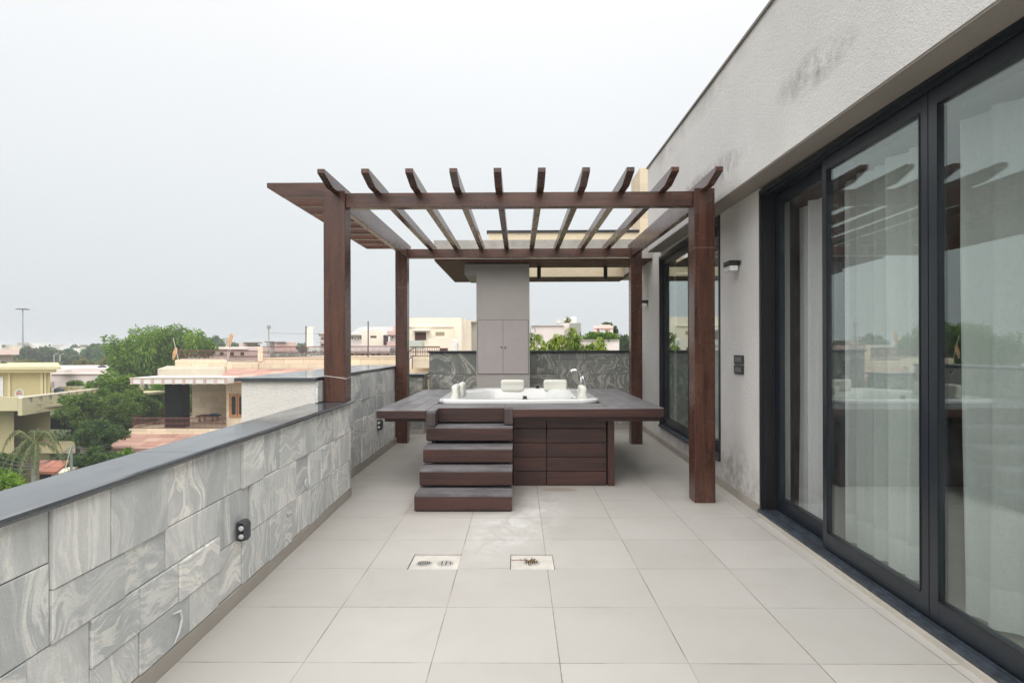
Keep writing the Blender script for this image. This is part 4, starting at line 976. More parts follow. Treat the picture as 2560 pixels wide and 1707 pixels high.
# far side parapet with white balusters
k = MB(); rb(k, zB, 530, 376, 560, 520, 46, 6); rb(k, zB, 640, 376, 735, 520, 46, .3); rb(k, zB, 785, 376, 855, 520, 46, .3); rb(k, zB, 1020, 376, 1090, 520, 46, .3); k.build('far_parapet', w_olive_light, oh)
a = P(*zB(735, 445), 46.1); b_ = P(*zB(1200, 445), 46.1); b_.z = a.z; railing('far_railing', a, b_, P(*zB(735, 378), 46.1).z-a.z, 40, oh, rail_w, loops=False, r=.02)
def tank(px0, py0, px1, py1, Y, mat, label, group='water tanks on the roofs'):
    a = P(px0, py1, Y); b_ = P(px1, py0, Y); r = (b_.x-a.x)/2; h = b_.z-a.z; k = MB()
    prof = [(r,0),(r,h*.12),(r*.96,h*.14),(r,h*.2),(r,h*.45),(r*.97,h*.47),(r,h*.5),(r,h*.76),(r*.93,h*.82),(r*.45,h*.95),(r*.42,h),(r*.1,h)]
    k.lathe((a.x+r, Y+r, a.z), prof, 20); return k.build('water_tank', mat, label=label, cat='water tank', group=group, smooth=False)
tank(129, 969, 150, 985, 41.5, tank_blue, 'blue-grey water tank on the olive house balcony')
tank(239, 913, 258, 925, 62, tank_b, 'black water tank on the long pale pink roof')
def dish(px, py, rpx, Y, label, red=False):
    c = P(px, py, Y); r = rpx/CAMF*Y; e = empty('satellite_dish', (c.x, Y+.3, c.z-r*1.3), label, 'satellite dish', 'satellite dishes')
    k = MB(); prof = [(r*t, .22*r*(t*t)-.22*r) for t in (1., .85, .6, .35, .1)]
    k.lathe((c.x, Y, c.z), [(p[0], -p[1]) for p in prof][::-1] + [(r*1.02, .02)], 24, axis=1); k.build('bowl', dish_m, e, smooth=True)
    k = MB(); k.tube([(c.x, Y+.25, c.z-r*1.4), (c.x, Y+.2, c.z)], .04, 6); k.tube([(c.x, Y+.1, c.z-r*.8), (c.x, Y-r*.7, c.z-.1)], .02, 5); k.build('mount', pole_m, e)
    if red:
        k = MB(); k.tube([(c.x-r*.45, Y-.03, c.z-.02), (c.x-r*.2, Y-.02, c.z+.03), (c.x+r*.5, Y-.03, c.z+.0)], .035, 5); k.build('print', red_m, e)
dish(47.5, 984, 11.5, 36.5, 'white satellite dish with small red print behind the olive balcony wall', True)
k = MB(); a = P(*zB(915, 535), 39.5); b_ = P(*zB(1085, 535), 41.5); N = 8
for i in range(N+1):
    t = i/N; p = a.lerp(b_, t); sag = -.35*math.sin(PI*t); bot = -1.5-.9*math.sin(PI*t*1.2)
    k.v += [(p.x, p.y, p.z+sag), (p.x+.3*math.sin(i*2), p.y+.25, p.z+sag-.7), (p.x-.2, p.y+.1*math.cos(i*3), p.z+bot)]
for i in range(N):
    for j in range(2): k.f.append((i*3+j, (i+1)*3+j, (i+1)*3+j+1, i*3+j+1)); k.m.append(0)
o = k.build('green_net', tarp, smooth=True, label='dark green shade net hanging from the olive balcony among the trees', cat='net'); o.modifiers.new('s', 'SOLIDIFY').thickness = .02

# small hut with clay roof
hu = empty('tiled_hut', P(130, 1180, 27), 'small hut with red clay tiled roof below the palm', 'hut')
k = MB(); A = P(*zB(432, 1176), 31.5); B = P(*zB(775, 1180), 31.5); Cc = P(*zB(425, 1300), 28); D = P(*zB(612, 1302), 28); B.z = A.z; D.z = Cc.z
slope(k, (A, B), (Cc, D), .12); k.build('roof', rooftile, hu)
k = MB(); k.box(Cc.x+.1, D.x-.1, 28.3, 31, GZ, Cc.z-.13); k.add([(D.x-.1,28.3,GZ),(B.x-.2,31.2,GZ),(B.x-.2,31.2,B.z-.16),(D.x-.1,28.3,D.z-.14)], [(0,1,2,3)]); k.build('wall', w_cream, hu)
k = MB(); rb(k, zB, 430, 1315, 555, 1400, 28.26, .03); k.build('opening', w_dark, hu)
# utility pole and lines
a = P(*zB(777, 1300), 27); b_ = P(*zB(775, 1020), 27)
e = empty('utility_pole', a, 'slim utility pole carrying power lines beside the hut', 'pole')
k = MB(); k.tube([(a.x,a.y,GZ), b_], .055, 8); k.build('mast', pole_m, e)
k = MB(); k.tube([b_, P(*zB(695, 1330), 26)], .018, 5); k.build('stay', simple('pale_stay', (.35, .45, .30), .7), e)
k = MB()
for (pl_, Y0_, pr_, Y1_) in (((-40, 1245), 24, (775, 1025), 27), ((-40, 1180), 24, (775, 1040), 27), ((-40, 1120), 24, (775, 1060), 27), ((-40, 1300), 24, (775, 1075), 27), ((775, 1020), 27, (1420, 880), 40), ((775, 1040), 27, (1430, 820), 40), ((775, 1085), 27, (1420, 930), 40), ((700, 905), 33, (1430, 800), 44)):
    p0 = P(*zB(*pl_), Y0_); p1 = P(*zB(*pr_), Y1_); k.tube([p0.lerp(p1, t/8)+Vector((0,0,-.5*math.sin(PI*t/8))) for t in range(9)], .013, 4, caps=False)
k.build('power_lines', wire_m, label='several thin sagging power lines crossing before the trees on the left', cat='power lines')

# ---- buildings helper
def bld(name, label, mat, mats=None, cat='building', group=None, body=(), wins=(), wmat=w_dark, extra=(), fade=None):
    """body/wins/extra: (zoomfn, x0, y0, x1, y1, Y, depth[, material])"""
    f, x0, y0, x1, y1, Y, dep = body[0][:7]; c = P(*f((x0+x1)/2, y1), Y)
    e = empty(name, (c.x, Y+dep/2, c.z), label, cat, group)
    for i, b2 in enumerate(body):
        f, x0, y0, x1, y1, Y, dep = b2[:7]; k = MB(); rb(k, f, x0, y0, x1, y1, Y, dep)
        k.build('wall', b2[7] if len(b2) > 7 else mat, e)
    for w_ in wins:
        f, x0, y0, x1, y1, Y = w_[:6]; k = MB(); rb(k, f, x0, y0, x1, y1, Y-.03, .06); k.build('window', w_[6] if len(w_) > 6 else wmat, e)
    for x_ in extra:
        nm, f, x0, y0, x1, y1, Y, dep, mt = x_; k = MB(); rb(k, f, x0, y0, x1, y1, Y, dep); k.build(nm, mt, e)
    return e
# right of the back left post
cb = bld('cream_building', 'large cream building with maroon window and curved stair wall left of the grey pillar', w_cream,
    body=[(zH, -250, 152, 1432, 1400, 36, 9), (zH, 1432, 190, 1545, 1400, 37.5, 7), (zH, 550, 712, 1180, 1400, 34, 1.2), (zH, 45, 765, 380, 1000, 33.5, .8, wallm('mint_wall', (.52, .58, .52)))],
    wins=[(zH, 185, 540, 480, 750, 36, w_maroon), (zH, 215, 575, 440, 600, 35.95, w_dark)],
    extra=[('window_hood', zH, 100, 470, 550, 500, 35.4, .6, w_white), ('ledge', zH, -250, 390, 1220, 402, 35.9, .1, w_cream), ('pipe', zH, 1205, 430, 1220, 720, 35.9, .1, w_cream)])
k = MB(); pts = []
for i in range(13):
    t = PI/2*i/12; pts.append((1180-20+140*math.sin(t), 712+150*(1-math.cos(t))))
vs = [P(*zH(x, y), 33.98) for x, y in pts]; base = P(*zH(1160, 1400), 33.98).z
k.prism([(v.x, v.z) for v in vs]+[(vs[-1].x, base), (vs[0].x, base)], 1, 33.98, 35.2); k.build('curved_wall', w_white, cb)
k = MB()
for i in range(6):
    for j in range(3):
        a = P(*zH(735+i*40+(j%2)*12, 545+j*33), 36); k.lathe((a.x+.04, 35.99, a.z), [(.045,-.02),(.05,0)], 6, axis=1)
k.build('vent_grille', simple('jali_hole', (.38, .32, .22), .9), cb)
a = P(*zH(60, 1195), 33); b_ = P(*zH(850, 1215), 33); b_.z = a.z
railing('roof_railing', a, b_, P(*zH(60, 930), 33).z-a.z, 17, label='dark iron roof railing in front of the cream building', cat='railing', mat=rail_m, r=.014)
k = MB(); rb(k, zH, 100, 1205, 560, 1500, 32.6, 2); k.build('roof_wall', w_tan, label='low tan stone roof wall under the iron railing left of the green stone wall', cat='wall')
k = MB(); pts = [P(*zH(230, 1170), 32.3), P(*zH(118, 1172), 32.3), P(*zH(-60, 1350), 32.3)]; k.tube(pts, .028, 6); pts = [P(*zH(210, 935), 32.3), P(*zH(165, 950), 32.3), P(*zH(-60, 1130), 32.3)]; k.tube(pts, .028, 6)
k.tube([P(*zH(115, 1172), 32.3), P(*zH(118, 1520), 32.3)], .025, 6); k.tube([P(*zH(210, 935), 32.3), P(*zH(212, 1170), 32.3)], .025, 6); k.build('stair_rail', rail_m, label='bent brown stair handrail just right of the back left pergola post', cat='handrail')
k = MB(); rb(k, zH, 850, 962, 1056, 1036, 33.6, .2); k.build('maroon_screen', w_maroon, label='small maroon screen panel before the curved cream wall', cat='screen')
bld('grey_building', 'unpainted grey cement building squeezed between the cream building and the pillar', w_grey, body=[(zH, 1545, 262, 1900, 1400, 42, 6)], extra=[('roof_edge', zH, 1540, 225, 1900, 262, 41.6, 6.5, w_lconc), ('column', zH, 1630, 264, 1650, 1010, 41.9, .1, w_lconc)])
# between the left posts
bld('white_building', 'cream building with small dark window behind the terrace railing between the left posts', w_cream,
    body=[(zE, 1480, 480, 1775, 800, 75, 10)], wins=[(zE, 1602, 555, 1686, 585, 75, w_maroon)])
bld('pink_building', 'rose pink building with striped balcony piers just left of the back left post', w_pink2,
    body=[(zE, 1835, 487, 1990, 545, 72, 8), (zE, 1820, 640, 1990, 700, 72, 8), (zE, 1875, 545, 1990, 640, 73, 7, w_white)], wins=[(zE, 1822, 560, 1850, 640, 72.5), (zE, 1905, 565, 1920, 590, 73)],
    extra=[('pier', zE, 1783, 545, 1792, 690, 71.8, .4, w_maroon), ('pier', zE, 1800, 545, 1808, 690, 71.8, .4, w_maroon), ('pier', zE, 1818, 545, 1824, 690, 71.8, .4, w_maroon), ('backing', zE, 1775, 540, 1835, 700, 72.6, 5, w_white), ('roof_block', zE, 1915, 425, 1960, 487, 73, 2, w_pink2)])
bld('flat_block', 'long pale pink block with two rows of small windows beyond the stone terrace', w_palepink, body=[(zE, 1290, 545, 1527, 800, 95, 14)],
    wins=[(zE, 1312, 572, 1334, 598, 95), (zE, 1340, 572, 1362, 598, 95), (zE, 1382, 578, 1393, 610, 95), (zE, 1425, 578, 1436, 610, 95), (zE, 1450, 572, 1474, 598, 95), (zE, 1480, 572, 1504, 598, 95)], extra=[('roof_edge', zE, 1280, 525, 1535, 545, 94, 15, w_white)])
k = MB(); A = P(*zE(1345, 510), 120); B = P(*zE(1990, 470), 120); n_ = 12; pr_ = []
for i in range(n_+1):
    t = i/n_; pr_.append((A.x+(B.x-A.x)*t, A.z+ (P(*zE(1345, 430), 120).z-A.z)*min(1, math.sin(PI*min(.5, t*2.2)))))
k.prism(pr_+[(B.x, A.z-3), (A.x, A.z-3)], 1, 120, 150); k.build('white_roof_shed', wallm('white_sheet_roof', (.80, .80, .80)), label='white arched sheet-roofed shed on the skyline between the left posts', cat='shed')
lb_ = bld('low_building', 'low old building with patched tile roof and a row of dark windows behind the railing', w_white, body=[(zE, 1290, 778, 1880, 900, 60, 8)],
    wins=[(zE, x0, 796, x0+w_, 850, 60, m_) for x0, w_, m_ in ((1312, 50, w_dark), (1385, 62, w_tan), (1468, 52, w_maroon), (1540, 42, w_dark), (1620, 44, w_dark), (1690, 50, w_dark), (1825, 45, w_maroon))])
k = MB(); A = P(*zE(1300, 690), 66); B = P(*zE(1880, 690), 66); Cc = P(*zE(1285, 782), 59); D = P(*zE(1870, 782), 59); slope(k, (A, B), (Cc, D), .15); k.build('roof', wallm('patchy_roof', (.44, .38, .35), var=.25, sc=2, dirt=.5), lb_)
# left of the front post
bld('tower_block', 'pink tower block with stacked balconies partly hidden by the left front post', w_palepink, body=[(zE, 900, 515, 1100, 760, 110, 15)],
    wins=[(zE, 915, 582, 945, 606, 110), (zE, 915, 672, 945, 694, 110)], extra=[('slab', zE, 862, 518, 1100, 530, 107, 18, w_pink), ('slab', zE, 872, 590, 905, 602, 107, 4, w_white), ('slab', zE, 862, 625, 950, 640, 107, 6, w_palepink), ('slab', zE, 868, 655, 950, 664, 107, 6, w_palepink)])
bld('pink_building', 'low rose pink roof block between the lamp pole and the chimney', w_pink2, body=[(zE, 262, 645, 558, 780, 85, 8)], extra=[('roof_edge', zE, 258, 635, 420, 645, 84.5, 8, w_grey)])
bld('small_white_house', 'small white roof room with dark shuttered opening under a slab by the lamp pole', w_white, body=[(zE, 150, 655, 264, 780, 90, 8)], wins=[(zE, 182, 640, 262, 654, 89.9, w_dark)], extra=[('roof_slab', zE, 118, 633, 264, 640, 88, 9, w_grey)])
bld('pink_building', 'pink and grey rooftop building left of the tan roof pier', w_pink, body=[(zC, 482, 806, 660, 1000, 95, 10), (zC, 660, 806, 885, 1000, 95.2, 10, w_lconc)], extra=[('roof_slab', zC, 560, 795, 975, 808, 92, 12, w_lconc), ('side_room', zC, 885, 850, 925, 960, 96, 4, w_grey)])
bld('pink_building', 'long low pink building with three dark vents behind the stone house railings', w_pink, body=[(z3, 1100, 250, 1900, 420, 62, 8)], wins=[(z3, 1130, 305, 1175, 345, 62), (z3, 1262, 305, 1310, 345, 62), (z3, 1393, 305, 1440, 348, 62), (z3, 1520, 305, 1565, 345, 62)], extra=[('coping', z3, 1090, 248, 1610, 270, 61.8, .19, w_palepink), ('roof', z3, 1160, 238, 1900, 250, 64, 6, w_palepink)])
bld('grey_block', 'grey half-built block on the skyline right of the big tree', w_lconc, body=[(zC, -90, 735, 150, 1000, 170, 20), (zC, 120, 820, 290, 1000, 165, 15, w_lconc), (zC, 160, 710, 195, 830, 165, 5, w_grey), (zC, 212, 705, 282, 830, 166, 6, w_lconc)])
bld('long_pink_house', 'long plain pale pink house with flat roof behind the olive house', w_palepink, body=[(zB, 545, 176, 1415, 560, 60, 12), (zB, 1270, 176, 1420, 560, 58, 12)], wins=[(zB, 550, 318, 578, 370, 59.9, w_lconc)],
    extra=[('ledge', zB, 550, 235, 1300, 241, 59.8, .2, w_palepink), ('roof_sheet', zB, 560, 196, 700, 216, 58.5, 1, w_white)])
bld('pale_pink_house', 'pale pink house corner with worn cornice at the far left edge', w_palepink, body=[(zF, -300, 880, 240, 1300, 58, 12)], extra=[('cornice', zF, -300, 832, 355, 932, 56.5, 14, w_pink)])
# right hand gap
rb_ = bld('pink_building', 'plain pale pink building with roof tanks and dish right of the pillar', w_palepink, body=[(zR, 215, 422, 870, 1100, 30, 7), (zR, 868, 372, 976, 1100, 30.2, 6)], extra=[('coping', zR, 215, 412, 870, 424, 29.9, .4, w_palepink)])
k = MB(); rb(k, zR, 205, 473, 300, 480, 29.6, .05); rb(k, zR, 290, 480, 300, 560, 29.6, .05); rb(k, zR, 205, 480, 212, 560, 29.6, .05); k.build('frame', w_dark, rb_)
bld('lift_shaft', 'grey cement lift shaft with pipes beside the pale pink building', w_grey, cat='shaft', body=[(zR, 970, 372, 1195, 1000, 28.8, 3)], extra=[('pipe', zR, 1186, 540, 1196, 720, 28.7, .09, w_dark), ('ledge', zR, 1135, 620, 1196, 628, 28.6, .19, w_grey)])
bld('pink_wall', 'low pale pink garden wall topped by green planting near the right back post', w_palepink, cat='wall', body=[(zR, 1150, 706, 1945, 1100, 33, 5)], extra=[('coping', zR, 1150, 696, 1945, 706, 32.9, .5, w_palepink)])
tank(1425.5, 791, 1444, 807.5, 31, tank_w, 'large ribbed white water tank on the pale pink building'); tank(1408, 795, 1423, 812, 31.4, simple('cream_tank', (.74, .72, .60), .5), 'smaller cream water tank beside the white one on the pink roof')
dish(1396, 802.5, 6, 31, 'round white satellite dish on the roof edge right of the pillar')
pv = empty('roof_pavilion', P(*zR(1640, 700), 37), 'small pink roof pavilion with square openings among rooftop plants', 'pavilion')
k = MB()
for (x0, x1, Y) in ((1450, 1505, 37), (1560, 1575, 37), (1765, 1825, 37), (1690, 1720, 39.5)): rb(k, zR, x0, 470, x1, 720, Y, .5)
rb(k, zR, 1505, 470, 1562, 720, 37.3, .4); k.build('pier', w_pink, pv)
k = MB(); rb(k, zR, 1445, 425, 1828, 474, 36.9, 3.4); rb(k, zR, 1560, 405, 1780, 424, 37.2, 2.5); k.build('roof', w_pink, pv)
k = MB(); A = P(*zR(1880, 572), 36); B = P(*zR(1992, 574), 36); Cc = P(*zR(1880, 590), 35); D = P(*zR(1960, 612), 35); slope(k, (A, B), (Cc, D), .06); k.tube([((A+Cc)/2), ((A+Cc)/2)+Vector((0,0,-1.2))], .05, 6); k.build('solar_panel', w_glassd, label='tilted dark solar panel right of the roof pavilion', cat='solar panel')

# ---- distant buildings on the skyline
def far(px0, py0, px1, py1, Y, mat, label, dark=None, roof=None):
    e = bld('far_building', label, mat, body=[(lambda x, y: (x, y), px0, py0, px1, 900, Y, 14)], wins=[(lambda x, y: (x, y), *d, Y) for d in (dark or [])], extra=[('roof_slab', lambda x, y: (x, y), *r, Y-2, 16, w_grey) for r in (roof or [])], group='far buildings on the skyline')
far(-20, 857, 4, 900, 260, w_white, 'white far block at the very left edge')
far(4, 862, 30, 900, 250, w_lconc, 'low grey far house left of the tall light mast', [(5, 862, 14, 868)])
far(24, 863, 53, 900, 230, w_tan, 'buff far house just left of the tall light mast')
far(56, 857.5, 99, 900, 240, w_white, 'white far house right of the tall light mast', None, [(43, 856, 71, 861.5)])
far(98, 858, 130, 900, 420, w_white, 'faint white blocks above the dark tree right of the mast')
far(130, 862, 158, 900, 380, w_lconc, 'faint grey far block right of the dark tree')
far(150, 866, 172, 900, 300, w_white, 'small white far block left of the wide white house')
far(182, 870, 232, 900, 180, w_white, 'wide white far house between the trees on the left', [(185, 877, 191, 883)])
far(196, 864, 228, 872, 200, w_cream, 'cream upper storey above the wide white far house', None, [(201, 861.5, 219, 863.5)])
far(298, 849, 312, 900, 210, w_palepink, 'pale pink narrow block peeping through the big tree')
far(535, 845, 553, 900, 330, w_white, 'white rooftop block right of the green hill tree')
far(333, 842, 345, 900, 260, w_white, 'white block top showing above the left of the big tree')
far(600, 856, 640, 900, 420, w_white, 'pale far block under the second orange flag')
far(760, 862, 800, 900, 400, w_white, 'pale far block behind the cream chimney')
far(1545, 842, 1562, 900, 140, w_cream, 'peach far building beside the right back post', [(1550, 845, 1553, 848)])
far(172, 858, 196, 900, 520, w_white, 'hazy white block on the horizon above the small trees')
# light mast and lattice towers
e = empty('light_mast', P(57, 960, 150), 'very tall high-mast street light on the left skyline', 'light mast')
k = MB(); a = P(57, 905, 150); b_ = P(57, 773, 150); k.tube([(a.x, a.y, GZ), b_], [.26, .12], 8); k.build('mast', pole_m, e)
k = MB(); k.lathe((b_.x, b_.y, b_.z-.1), [(.3,0),(.9,.1),(.9,.3),(.2,.5)], 14)
k.build('ring', pole_m, e)
for i in range(8):
    t = 2*PI*i/8; k = MB(); c = Vector((b_.x+1.15*math.cos(t), b_.y+1.15*math.sin(t), b_.z)); k.box(c.x-.22, c.x+.22, c.y-.22, c.y+.22, c.z-.12, c.z+.08); k.build('floodlight', pole_d, e)
def lattice(px, y0, y1, wpx, Y, label):
    a = P(px, y1, Y); b_ = P(px, y0, Y); w = wpx/CAMF*Y/2; k = MB(); n_ = 7
    def cn_(t, i): s_ = w*(1-.6*t); return Vector((a.x+s_*(1 if i in (0, 3) else -1), Y+s_*(1 if i < 2 else -1), a.z+(b_.z-a.z)*t))
    for i in range(4): k.tube([cn_(0, i), cn_(1, i)], w*.09, 4)
    for j in range(n_):
        for i in range(4): k.tube([cn_(j/n_, i), cn_((j+1)/n_, (i+1) % 4)], w*.05, 3)
    k.build('lattice_tower', pole_m, label=label, cat='tower', group='lattice towers on the skyline')
lattice(876, 806, 870, 4, 220, 'thin lattice phone tower right of the left front post')
lattice(258.5, 846, 870, 3, 260, 'tiny mast top above the hazy trees left of the big tree')
for (px, py, lb) in ((135, 885, 'thin white street lamp before the dark trees, left one of the pair'), (150, 886, 'thin white street lamp before the dark trees, right one of the pair')):
    a = P(px, 905, 120); b_ = P(px, py+1, 120); k = MB(); k.tube([(a.x,a.y,GZ), b_, b_+Vector((.7,0,.2))], .07, 5); k.build('street_lamp', rail_w, label=lb, cat='street lamp', group='pair of street lamps among the trees')

# =================================================================== planting
import array
def leaves(mb, centre, rad, n, size, rnd, droop=0., squash=1., aspect=2.4):
    cx, cy, cz = centre
    V = mb.v; F = mb.f; M_ = mb.m
    for _ in range(n):
        while True:
            x, y, z = rnd.uniform(-1,1), rnd.uniform(-1,1), rnd.uniform(-1,1); q = x*x+y*y+z*z
            if .02 < q < 1: break
        q = q**.5; s_ = (.35+.65*rnd.random()**.5)/q*1.0; s_ = min(s_, 1/q)
        px, py, pz = cx+x*s_*rad, cy+y*s_*rad, cz+z*s_*rad*squash
        # leaf points outward and down a little
        dx, dy, dz = x+rnd.gauss(0,.5), y+rnd.gauss(0,.5), z*.5+rnd.gauss(0,.35)-droop
        l_ = (dx*dx+dy*dy+dz*dz)**.5+1e-6; dx/=l_; dy/=l_; dz/=l_
        ux, uy, uz = rnd.gauss(0,1), rnd.gauss(0,1), rnd.gauss(0,1)*.5
        wx, wy, wz = dy*uz-dz*uy, dz*ux-dx*uz, dx*uy-dy*ux; l_ = (wx*wx+wy*wy+wz*wz)**.5+1e-6
        L = size*rnd.uniform(.6,1.35); W_ = L/aspect/2
        wx*=W_/l_; wy*=W_/l_; wz*=W_/l_
        b0 = len(V)
        V.append((px,py,pz)); V.append((px+dx*L*.45+wx,py+dy*L*.45+wy,pz+dz*L*.45+wz)); V.append((px+dx*L,py+dy*L,pz+dz*L-droop*L*.25)); V.append((px+dx*L*.45-wx,py+dy*L*.45-wy,pz+dz*L*.45-wz))
        F.append((b0,b0+1,b0+2,b0+3)); M_.append(0)
def tree(name, label, base, crown, mat, nclump, nleaf, size, seed, clump=.26, droop=.1, trunk_r=.2, group=None, cat='tree', barkm=bark, shape='ball', squash=.8, aspect=2.4, stem=True):
    """crown = (cx, cy, cz, rx, ry, rz)"""
    rnd = random.Random(seed); cx, cy, cz, rx, ry, rz = crown
    e = empty(name, base, label, cat, group); k = MB(); cs = []
    for i in range(nclump):
        while True:
            x, y, z = rnd.uniform(-1,1), rnd.uniform(-1,1), rnd.uniform(-1,1); q = x*x+y*y+z*z
            if q < 1 and (q > .18 or rnd.random() < .3): break
        if shape == 'dome' and z < -.55: z = -.55+rnd.uniform(0,.2)
        r = min(rx, rz)*clump*rnd.uniform(.6, 1.35)
        c = (cx+x*rx*.86, cy+y*ry*.86, cz+z*rz*.86); cs.append((c, r)); leaves(k, c, r, max(6, int(nleaf/nclump*rnd.uniform(.6,1.4))), size, rnd, droop, squash, aspect)
    k.build('crown', mat, e)
    if stem:
        k = MB(); bz = cz-rz*.45; b0 = Vector(base); f0 = Vector((cx, cy, bz)); mid_ = b0.lerp(f0, .5)+Vector((rnd.uniform(-.2,.2), rnd.uniform(-.2,.2), 0))
        k.tube([b0, mid_, f0, Vector((cx+.1*rx, cy, cz+rz*.3))], [trunk_r*1.3, trunk_r, trunk_r*.75, trunk_r*.2], 8)
        for c, r in rnd.sample(cs, min(14, len(cs))):
            s_ = f0.lerp(Vector((cx, cy, cz)), rnd.random()*.6); c = Vector(c); k.tube([s_, s_.lerp(c, .5)+Vector((0,0,r*.2)), c], [trunk_r*.35, trunk_r*.2, trunk_r*.06], 5)
        k.build('trunk', barkm, e)
    return e
def ptree(name, label, px0, py0, px1, py1, Y, mat, nclump, nleaf, size, seed, depth=1., **kw):
    a = P(px0, py1, Y); b_ = P(px1, py0, Y); rx = (b_.x-a.x)/2; rz = (b_.z-a.z)/2
    return tree(name, label, (a.x+rx, Y, GZ), (a.x+rx, Y, a.z+rz, rx, max(rx*depth*.8, .5), rz), mat, nclump, nleaf, size, seed, **kw)
G1 = 'trees between the houses'
# the big drooping tree: several tall plumes
def plume_tree():
    rnd = random.Random(12); Y = 56
    base = P(395, 960, Y); e = empty('drooping_tree', (base.x, Y, GZ), 'big bright tree with hanging leafy plumes behind the stone house roof', 'tree'); k = MB()
    tops = [(286,851,300,930),(303,866,318,940),(322,878,330,950),(346,830,352,915),(362,842,366,930),(388,827,388,925),(402,838,400,930),(415,832,412,930),(430,822,432,930),(446,835,446,900),(465,832,465,880),(478,846,480,885),(492,835,495,880),(506,852,506,880),(520,862,520,880),(334,852,340,940),(375,850,372,935),(355,880,352,945),(385,880,385,945),(410,870,410,940),(425,860,425,920),(318,860,325,900),(455,850,455,890),(300,890,305,940)]
    for (tx, ty, bx, by) in tops:
        y_ = Y+rnd.uniform(-2.2, 3); t0 = P(tx, ty, y_); b0 = P(bx, by, y_); n_ = max(4, int((t0.z-b0.z)/.36))
        for j in range(n_):
            t = j/n_; c = t0.lerp(b0, t); r = .42+.55*math.sin(PI*min(1, t*.8+.18)); c.x += rnd.gauss(0, .22); c.y += rnd.gauss(0, .3)
            leaves(k, (c.x, c.y, c.z), r*.80, int(150*r+26), .34, rnd, .75 if t > .15 else .2, .9, 3.2)
    k.build('crown', leaf_bright, e)
    k = MB(); t_ = Vector((base.x, Y, GZ))
    for (tx, ty, bx, by) in tops[::2]:
        k.tube([t_+Vector((rnd.uniform(-.3,.3),0,2)), P((tx+395)/2, 930, Y), P(tx, ty+14, Y)], [.16, .12, .03], 6)
    k.tube([t_, t_+Vector((0,0,3)), P(395, 900, Y)], [.4, .32, .2], 8); k.build('trunk', bark, e)
plume_tree()
ptree('tree', 'rounded green tree at the centre of the left grove, before the long pink house', 222, 925, 345, 1035, 44, leaf_bright, 60, 11000, .22, 21, group=G1)
ptree('tree', 'dark feathery tree covering the end of the olive balcony', 150, 975, 262, 1075, 37, leaf_mid, 60, 12000, .19, 22, group=G1, droop=.25)
ptree('tree', 'wide mid-green tree left of the black porch column', 255, 975, 395, 1085, 40, leaf_mid, 90, 17000, .20, 23, group=G1)
ptree('tree', 'dense green tree seen through the porch of the stone house', 330, 940, 510, 1060, 52, leaf_bright, 80, 14000, .28, 24, group=G1)
ptree('tree', 'dark low tree behind the power lines under the grove', 188, 1045, 312, 1130, 34, leaf_dark, 60, 12000, .17, 25, group=G1)
ptree('tree', 'bright green leafy tree just behind the porch railing', 370, 1000, 415, 1060, 46, leaf_bright, 22, 3800, .22, 26, group=G1)
ptree('tree', 'small rounded green tree against the long pink wall', 172, 951, 210, 980, 50, leaf_bright, 14, 2400, .2, 27, group=G1)
ptree('tree', 'flat-topped green tree under the sandstone awning', 183, 1118, 300, 1180, 30, leaf_dark, 50, 10000, .15, 28, group=G1, shape='dome', squash=.5)
ptree('tree', 'yellow-green bush under the tip of the sandstone awning', 272, 1120, 372, 1180, 33, leaf_bright, 26, 4200, .16, 29, group=G1)
ptree('shrub', 'dark green shrub mass behind the palm trunk', -20, 1130, 70, 1230, 27, leaf_dark, 36, 6500, .15, 30, cat='shrub', stem=False)
ptree('shrub', 'bright lime green shrub at the bottom left above the coping', -30, 1172, 80, 1290, 20, leaf_bright, 40, 6500, .13, 31, cat='shrub')
ptree('tree', 'little tree at the left edge before the pale pink house', -8, 905, 13, 922, 50, leaf_dark, 8, 900, .2, 32, group=G1)
# row of trees beyond
G2 = 'row of distant trees'
for i, (x0, y0, x1, y1, Y, m_, lb, nl) in enumerate([
    (28, 872, 112, 935, 135, leaf_far, 'dusty green distant tree behind the light mast', 5200), (84, 862, 150, 930, 140, leaf_far, 'tall dark distant tree right of the light mast', 5600),
    (148, 870, 184, 905, 150, leaf_farbright, 'rounded blue-green distant tree left of the wide white house', 2800), (178, 862, 196, 885, 190, leaf_far, 'small dark distant tree top left of the cream storey', 900),
    (150, 882, 212, 935, 125, leaf_far, 'olive distant tree below the wide white house', 4200), (214, 856, 296, 925, 140, leaf_farbright, 'large hazy green distant tree left of the big drooping tree', 6800),
    (240, 880, 300, 925, 120, leaf_farbright, 'mid green distant tree between hazy tree and big tree', 3600), (168, 898, 250, 935, 95, leaf_olive, 'yellow-olive low tree behind the long pink roof', 4200),
    (30, 896, 106, 930, 100, leaf_olive, 'yellow-olive low tree above the olive house roof', 3800), (110, 903, 156, 930, 110, leaf_farbright, 'fresh green low tree under the street lamps', 2600),
    (250, 895, 300, 930, 90, leaf_olive, 'low olive tree touching the big tree on its left', 2600), (500, 842, 560, 885, 150, leaf_farbright, 'hill-shaped hazy tree right of the big tree', 3600),
    (578, 858, 604, 880, 160, leaf_farbright, 'small hazy tree behind the second orange flag', 1000), (740, 858, 770, 880, 170, leaf_farbright, 'faint tree top left of the cream chimney', 900),
    (1548, 843, 1580, 885, 62, leaf_dark, 'dark round tree beside the right back post', 4200), (-30, 880, 40, 935, 125, leaf_far, 'distant tree behind the pale pink house at the left edge', 3000)]):
    ptree('distant_tree', lb, x0, y0, x1, y1, Y, m_, 26, nl, .62 if Y > 115 else .42, 50+i, group=G2, clump=.36, aspect=1.5)
